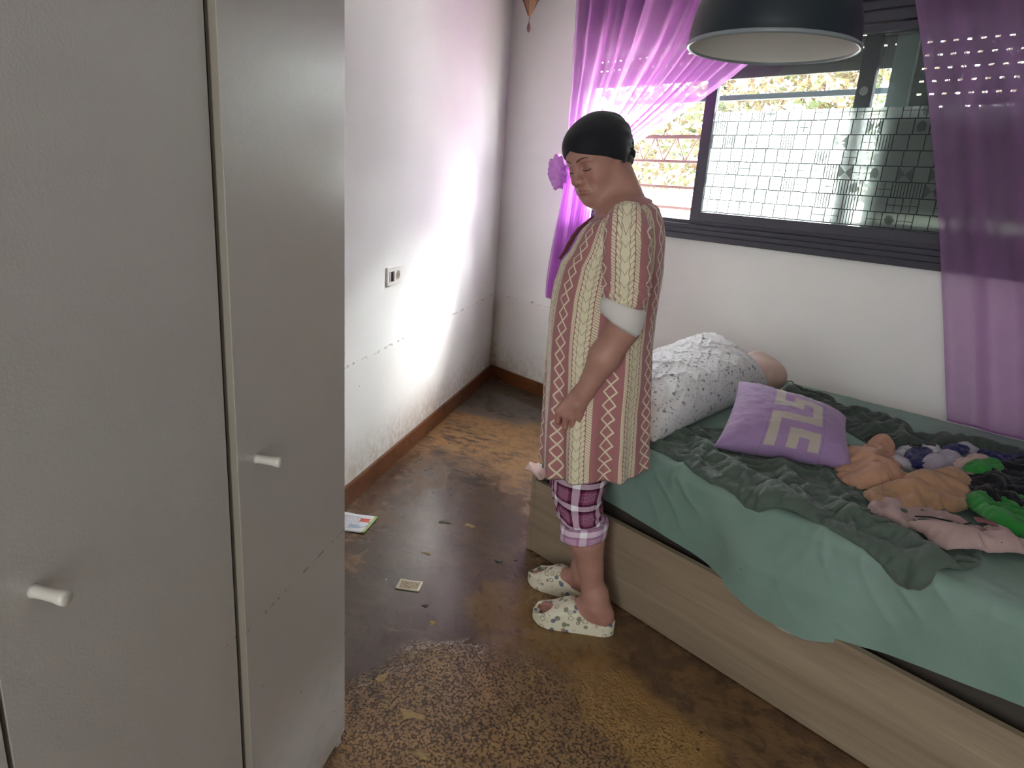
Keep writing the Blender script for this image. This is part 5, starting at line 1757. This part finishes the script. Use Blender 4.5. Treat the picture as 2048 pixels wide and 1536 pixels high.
patch('garment', [(-0.695, 2.01), (-0.685, 2.12), (-0.64, 2.22), (-0.62, 2.36), (-0.57, 2.46), (-0.52, 2.40), (-0.485, 2.27), (-0.47, 2.16), (-0.52, 2.07), (-0.591, 2.00), (-0.646, 1.97)],
      'tan peach garment folded in front of the heap', 'clothes', M_tan, 0.020, 0.011, [(1.75, 7, 0.042, 1.9), (0.4, 10, 0.018, 2)], 0.006, 0.0075, 32)
patch('garment', [(-0.700, 2.02), (-0.705, 2.10), (-0.665, 2.14), (-0.61, 2.12), (-0.60, 2.06), (-0.65, 2.00)],
      'small olive tan cloth roll poking out of the heap towards the pillow', 'clothes', fabric('olive_tan_cotton', srgb(150, 124, 88), 260), 0.014, 0.013, [(0.2, 12, 0.008, 2)], 0.004, 0.007, 36)
mv = patch('garment', [(-0.640, 1.92), (-0.660, 1.98), (-0.64, 2.03), (-0.59, 2.05), (-0.53, 2.08), (-0.47, 2.10), (-0.42, 2.08), (-0.385, 2.13), (-0.33, 2.17), (-0.27, 2.14), (-0.24, 2.06), (-0.30, 1.99), (-0.37, 1.91), (-0.44, 1.85), (-0.50, 1.90), (-0.565, 1.905)],
      'dusty pink shirt with dark zip and dark printed patch at the front of the heap', 'clothes', M_mauve, 0.014, 0.010, [(1.9, 7, 0.038, 1.8), (0.6, 9, 0.018, 2)], 0.006, 0.0075, 33)
patch('garment', [(-0.500, 2.22), (-0.49, 2.30), (-0.45, 2.35), (-0.37, 2.40), (-0.26, 2.42), (-0.12, 2.36), (-0.10, 2.20), (-0.20, 2.10), (-0.31, 2.09), (-0.385, 2.08), (-0.44, 2.15)],
      'bright green garment in front of the black one at the right end of the heap', 'clothes', M_grn, 0.026, 0.012, [(1.3, 9, 0.022, 1.8), (0.4, 16, 0.010, 2)], 0.006, 0.0075, 34)
def onbed(a, b, h): return surf(a, b, h)
# details of the pink shirt
zp = [(-0.525, 1.925), (-0.490, 1.935), (-0.455, 1.965), (-0.435, 2.00), (-0.425, 2.04)]
obj('zip', tube([onbed(a, b, 0.052 + 0.01 * math.sin(i * 1.3)) for i, (a, b) in enumerate(zp)], 0.0022, 6), M_blk, mv)['label'] = 'black zip'
def decal(name, c, w, d, rot, h, mat):
    v, f = [], []
    for i in range(7):
        for j in range(5):
            x = (i / 6 - 0.5) * w; y = (j / 4 - 0.5) * d
            a = c[0] + x * math.cos(rot) - y * math.sin(rot); b = c[1] + x * math.sin(rot) + y * math.cos(rot)
            v.append(onbed(a, b, h + 0.003 * math.sin(i * 0.9)))
    for i in range(6):
        for j in range(4):
            q = i * 5 + j; f.append((q, q + 5, q + 6, q + 1))
    o = obj(name, (v, f), mat, mv, smooth=True)
    m_ = o.modifiers.new('thick', 'SOLIDIFY'); m_.thickness = 0.0015
    return o
decal('printed_patch', (-0.335, 1.985), 0.034, 0.022, 0.9, 0.050, M_blk)['label'] = 'dark printed patch'
decal('printed_lettering', (-0.395, 2.045), 0.050, 0.030, 0.6, 0.060, simple('faded_red_print', srgb(120, 72, 74), 0.8))['label'] = 'faded dark red print'

# drawstring loops and a thin cable
M_bcord = simple('black_string', srgb(20, 20, 20), 0.7)
loop = [(-0.86, 2.60), (-0.90, 2.57), (-0.90, 2.51), (-0.86, 2.46), (-0.80, 2.45), (-0.77, 2.49), (-0.79, 2.56)]
ls = obj('drawstring', tube([onbed(a, b, 0.020 + 0.012 * math.sin(i)) for i, (a, b) in enumerate(loop)], 0.0022, 6), M_bcord, None, smooth=True)
tag(ls, 'thin black drawstring loop between the rear dark sheet and the peach shirt', 'string')
loop = [(-0.785, 2.60), (-0.77, 2.54), (-0.75, 2.50), (-0.725, 2.52), (-0.735, 2.57), (-0.76, 2.55)]
ls = obj('drawstring', tube([onbed(a, b, 0.052 + 0.006 * math.sin(i)) for i, (a, b) in enumerate(loop)], 0.0018, 6), M_bcord, None, smooth=True)
tag(ls, 'small curled black string on the white and navy garment', 'string')

# ------------------------------------------------------------------ pillows
def pillow(name, cor, thick, mat, parent=None, nu=90, nv=70, wr=0.004, seed=0, pinch=0.05, up=None, p=2.6, q=0.5, wfun=None, zmin=0.566):
    """cor: back-left, back-right, front-right, front-left corners."""
    bl, br, fr, fl = [Vector(c) for c in cor]
    nrm = ((br - bl).cross(bl - fl)).normalized()
    if nrm.z < 0: nrm = -nrm
    V, U, F_ = [], [], []
    for side in (1, -1):
        for j in range(nv + 1):
            for i in range(nu + 1):
                u = i / nu; v = j / nv
                a = 2 * u - 1; b = 2 * v - 1
                # edges bow inwards between the corners
                a2 = a * (1 - pinch * (1 - b * b) * abs(a)); b2 = b * (1 - pinch * (1 - a * a) * abs(b))
                uu = (a2 + 1) / 2; vv = (b2 + 1) / 2
                c = bl * (1 - uu) * (1 - vv) + br * uu * (1 - vv) + fr * uu * vv + fl * (1 - uu) * vv
                hgt = (max(0, 1 - abs(a) ** p) * max(0, 1 - abs(b) ** p)) ** q
                w = 0.0
                if hgt > 0:
                    ed = min(1, hgt * 1.6)
                    w = wr * (fbm(u * 5 + seed, v * 5, seed) + 0.9 * ridge(v * 24 + 3 * fbm(u * 3, v * 4, seed + 2), 2.5) * max(0, abs(a) - 0.35) + 0.9 * ridge(u * 24 + 3 * fbm(u * 4, v * 3, seed + 5), 2.5) * max(0, abs(b) - 0.35)) * ed
                    if wfun: w += wfun(u, v) * ed
                h = hgt * thick * (0.55 if side > 0 else 0.45)
                pt = c + nrm * side * (h + (w if side > 0 else 0))
                pt.z = max(pt.z, zmin + 0.004 * (1 - hgt))
                V.append(pt); U.append((u, v))
        o = (nu + 1) * (nv + 1) * (0 if side > 0 else 1)
        for j in range(nv):
            for i in range(nu):
                a = o + j * (nu + 1) + i
                qd = (a, a + nu + 1, a + nu + 2, a + 1)
                F_.append(qd if side > 0 else qd[::-1])
    o = obj(name, (V, F_), mat, parent, smooth=True)
    setuv(o, U)
    bm = bmesh.new(); bm.from_mesh(o.data); bmesh.ops.remove_doubles(bm, verts=bm.verts, dist=0.0004); bm.to_mesh(o.data); bm.free()
    return o

def floral():
    g = G('floral_cotton')
    uv = g.uv(); u, v, _ = g.sep(uv)
    q = g.obj()
    def dots(sc, off, r0, r1, thr, seed_):
        n = g.n('ShaderNodeTexVoronoi'); n.inputs['Scale'].default_value = sc; n.inputs['Randomness'].default_value = 0.9
        g.link(g.vadd(q, (off, off * 1.7, 0), 'ADD'), n.inputs['Vector'])
        d = E(g, n.outputs['Distance']); r = g.sep(E(g, n.outputs['Color']))[0]
        wob = (g.noise(q, 170, 2) - 0.5) * 0.25
        return (d + wob).step(r0, r1) * (r < thr)
    big = dots(36, 0.0, 0.30, 0.22, 0.45, 1); mid = dots(60, 3.3, 0.30, 0.22, 0.45, 2); leaf = dots(80, 6.1, 0.32, 0.22, 0.45, 3)
    c = g.mix(g.noise(q, 4, 3), srgb(206, 204, 204), srgb(222, 222, 220))
    c = g.mix(leaf * 0.6, c, srgb(120, 132, 132))
    c = g.mix(mid * 0.7, c, srgb(120, 118, 140))
    c = g.mix(big * 0.8, c, srgb(100, 104, 128))
    return g.done(g.pr(c, 0.85, g.bump(g.noise(q, 300, 2), 0.0004), 0.2))
def fl_w(u, v):
    return 0.007 * ridge((v * 1.0 + u * 0.5) * 20 + 2.5 * fbm(u * 3, v * 4, 4), 3) + 0.004 * ridge((v - u * 0.6) * 37 + 2 * fbm(u * 4, v * 5, 8), 3)
fp = pillow('pillow', [(-1.86, 2.93, 0.70), (-1.44, 2.80, 0.600), (-1.285, 1.79, 0.585), (-1.70, 1.90, 0.63)], 0.27, floral(), None, 100, 140, 0.004, 5, 0.03, p=3.0, q=0.5, wfun=fl_w)
tag(fp, 'large white pillow with small blue flowers at the head of the bed behind the person', 'pillow')

def keycushion():
    g = G('lilac_key_cushion')
    u, v, _ = g.sep(g.uv())
    U0, U1, V0, V1 = 0.34, 0.735, 0.10, 0.97
    cu = (u - U0) / ((U1 - U0) / 5.0); cv = (v - V0) / ((V1 - V0) / 9.0)
    rects = [(0, 1, 0, 4), (0, 5, 0, 0.7), (0, 3, 3, 4), (2, 3, 2, 4), (2, 5, 2, 2.9), (4, 5, 2, 6), (0, 5, 5, 6), (0, 1, 5, 9), (2, 5, 7, 8), (2, 3, 7, 9), (4, 5, 7, 9)]
    m = None
    for a, b, c, d in rects:
        k = (cu > a) * (cu < b) * (cv > c) * (cv < d)
        m = k if m is None else m.max(k)
    seam = ((u - (U0 - 0.02)).abs() < 0.004).max((u - (U1 + 0.02)).abs() < 0.004)
    n = g.noise(g.obj(), 9, 3)
    base = g.mix(n, srgb(140, 112, 152), srgb(156, 128, 168))
    c = g.mix(m, base, srgb(172, 162, 152))
    c = g.mix(seam * 0.4, c, srgb(120, 88, 130))
    return g.done(g.pr(c, 0.75, g.bump(g.noise(g.obj(), 330, 2), 0.0004), 0.25, Sheen_Weight=0.2))
cu = pillow('cushion', [(-1.305, 2.30, 0.720), (-0.955, 2.455, 0.655), (-0.790, 2.170, 0.582), (-1.150, 1.935, 0.582)], 0.150, keycushion(), None, 90, 80, 0.005, 9, 0.07)
tag(cu, 'lilac cushion with a cream angular key motif leaning on the floral pillow', 'cushion')

# beige plastic object with a thin cable behind the pillow
cap_ = thing('beige_container', 'smooth rounded beige plastic container lying behind the floral pillow', 'container', (-1.498, 2.850, 0.636))
CR = Matrix.Rotation(math.radians(-22), 4, 'Z') @ Matrix.Rotation(math.radians(98), 4, 'Y')
M_bei = simple('beige_plastic', srgb(188, 162, 148), 0.35, 0.03, 10)
prof = [(0.0, 0.105), (0.03, 0.101), (0.052, 0.088), (0.066, 0.065), (0.072, 0.035), (0.074, 0.0), (0.073, -0.04), (0.070, -0.07)]
v, f = lathe(prof, 40, M=CR); obj('body', (v, [q_ for q_ in f]), M_bei, cap_, smooth=True)
v, f = lathe([(0.070, -0.070), (0.0715, -0.072), (0.070, -0.085), (0.060, -0.105), (0.035, -0.115), (0.0, -0.117)], 40, M=CR)
obj('lid', (v, f), simple('pale_peach_plastic', srgb(214, 196, 178), 0.35, 0.03, 10), cap_, smooth=True)['label'] = 'paler lid'
obj('cable', tube([(0.085, 0.0, -0.02), (0.115, 0.03, -0.015), (0.15, 0.02, -0.035), (0.175, -0.03, -0.066), (0.175, -0.08, -0.074)], 0.0022, 6), M_bcord, cap_, smooth=True)
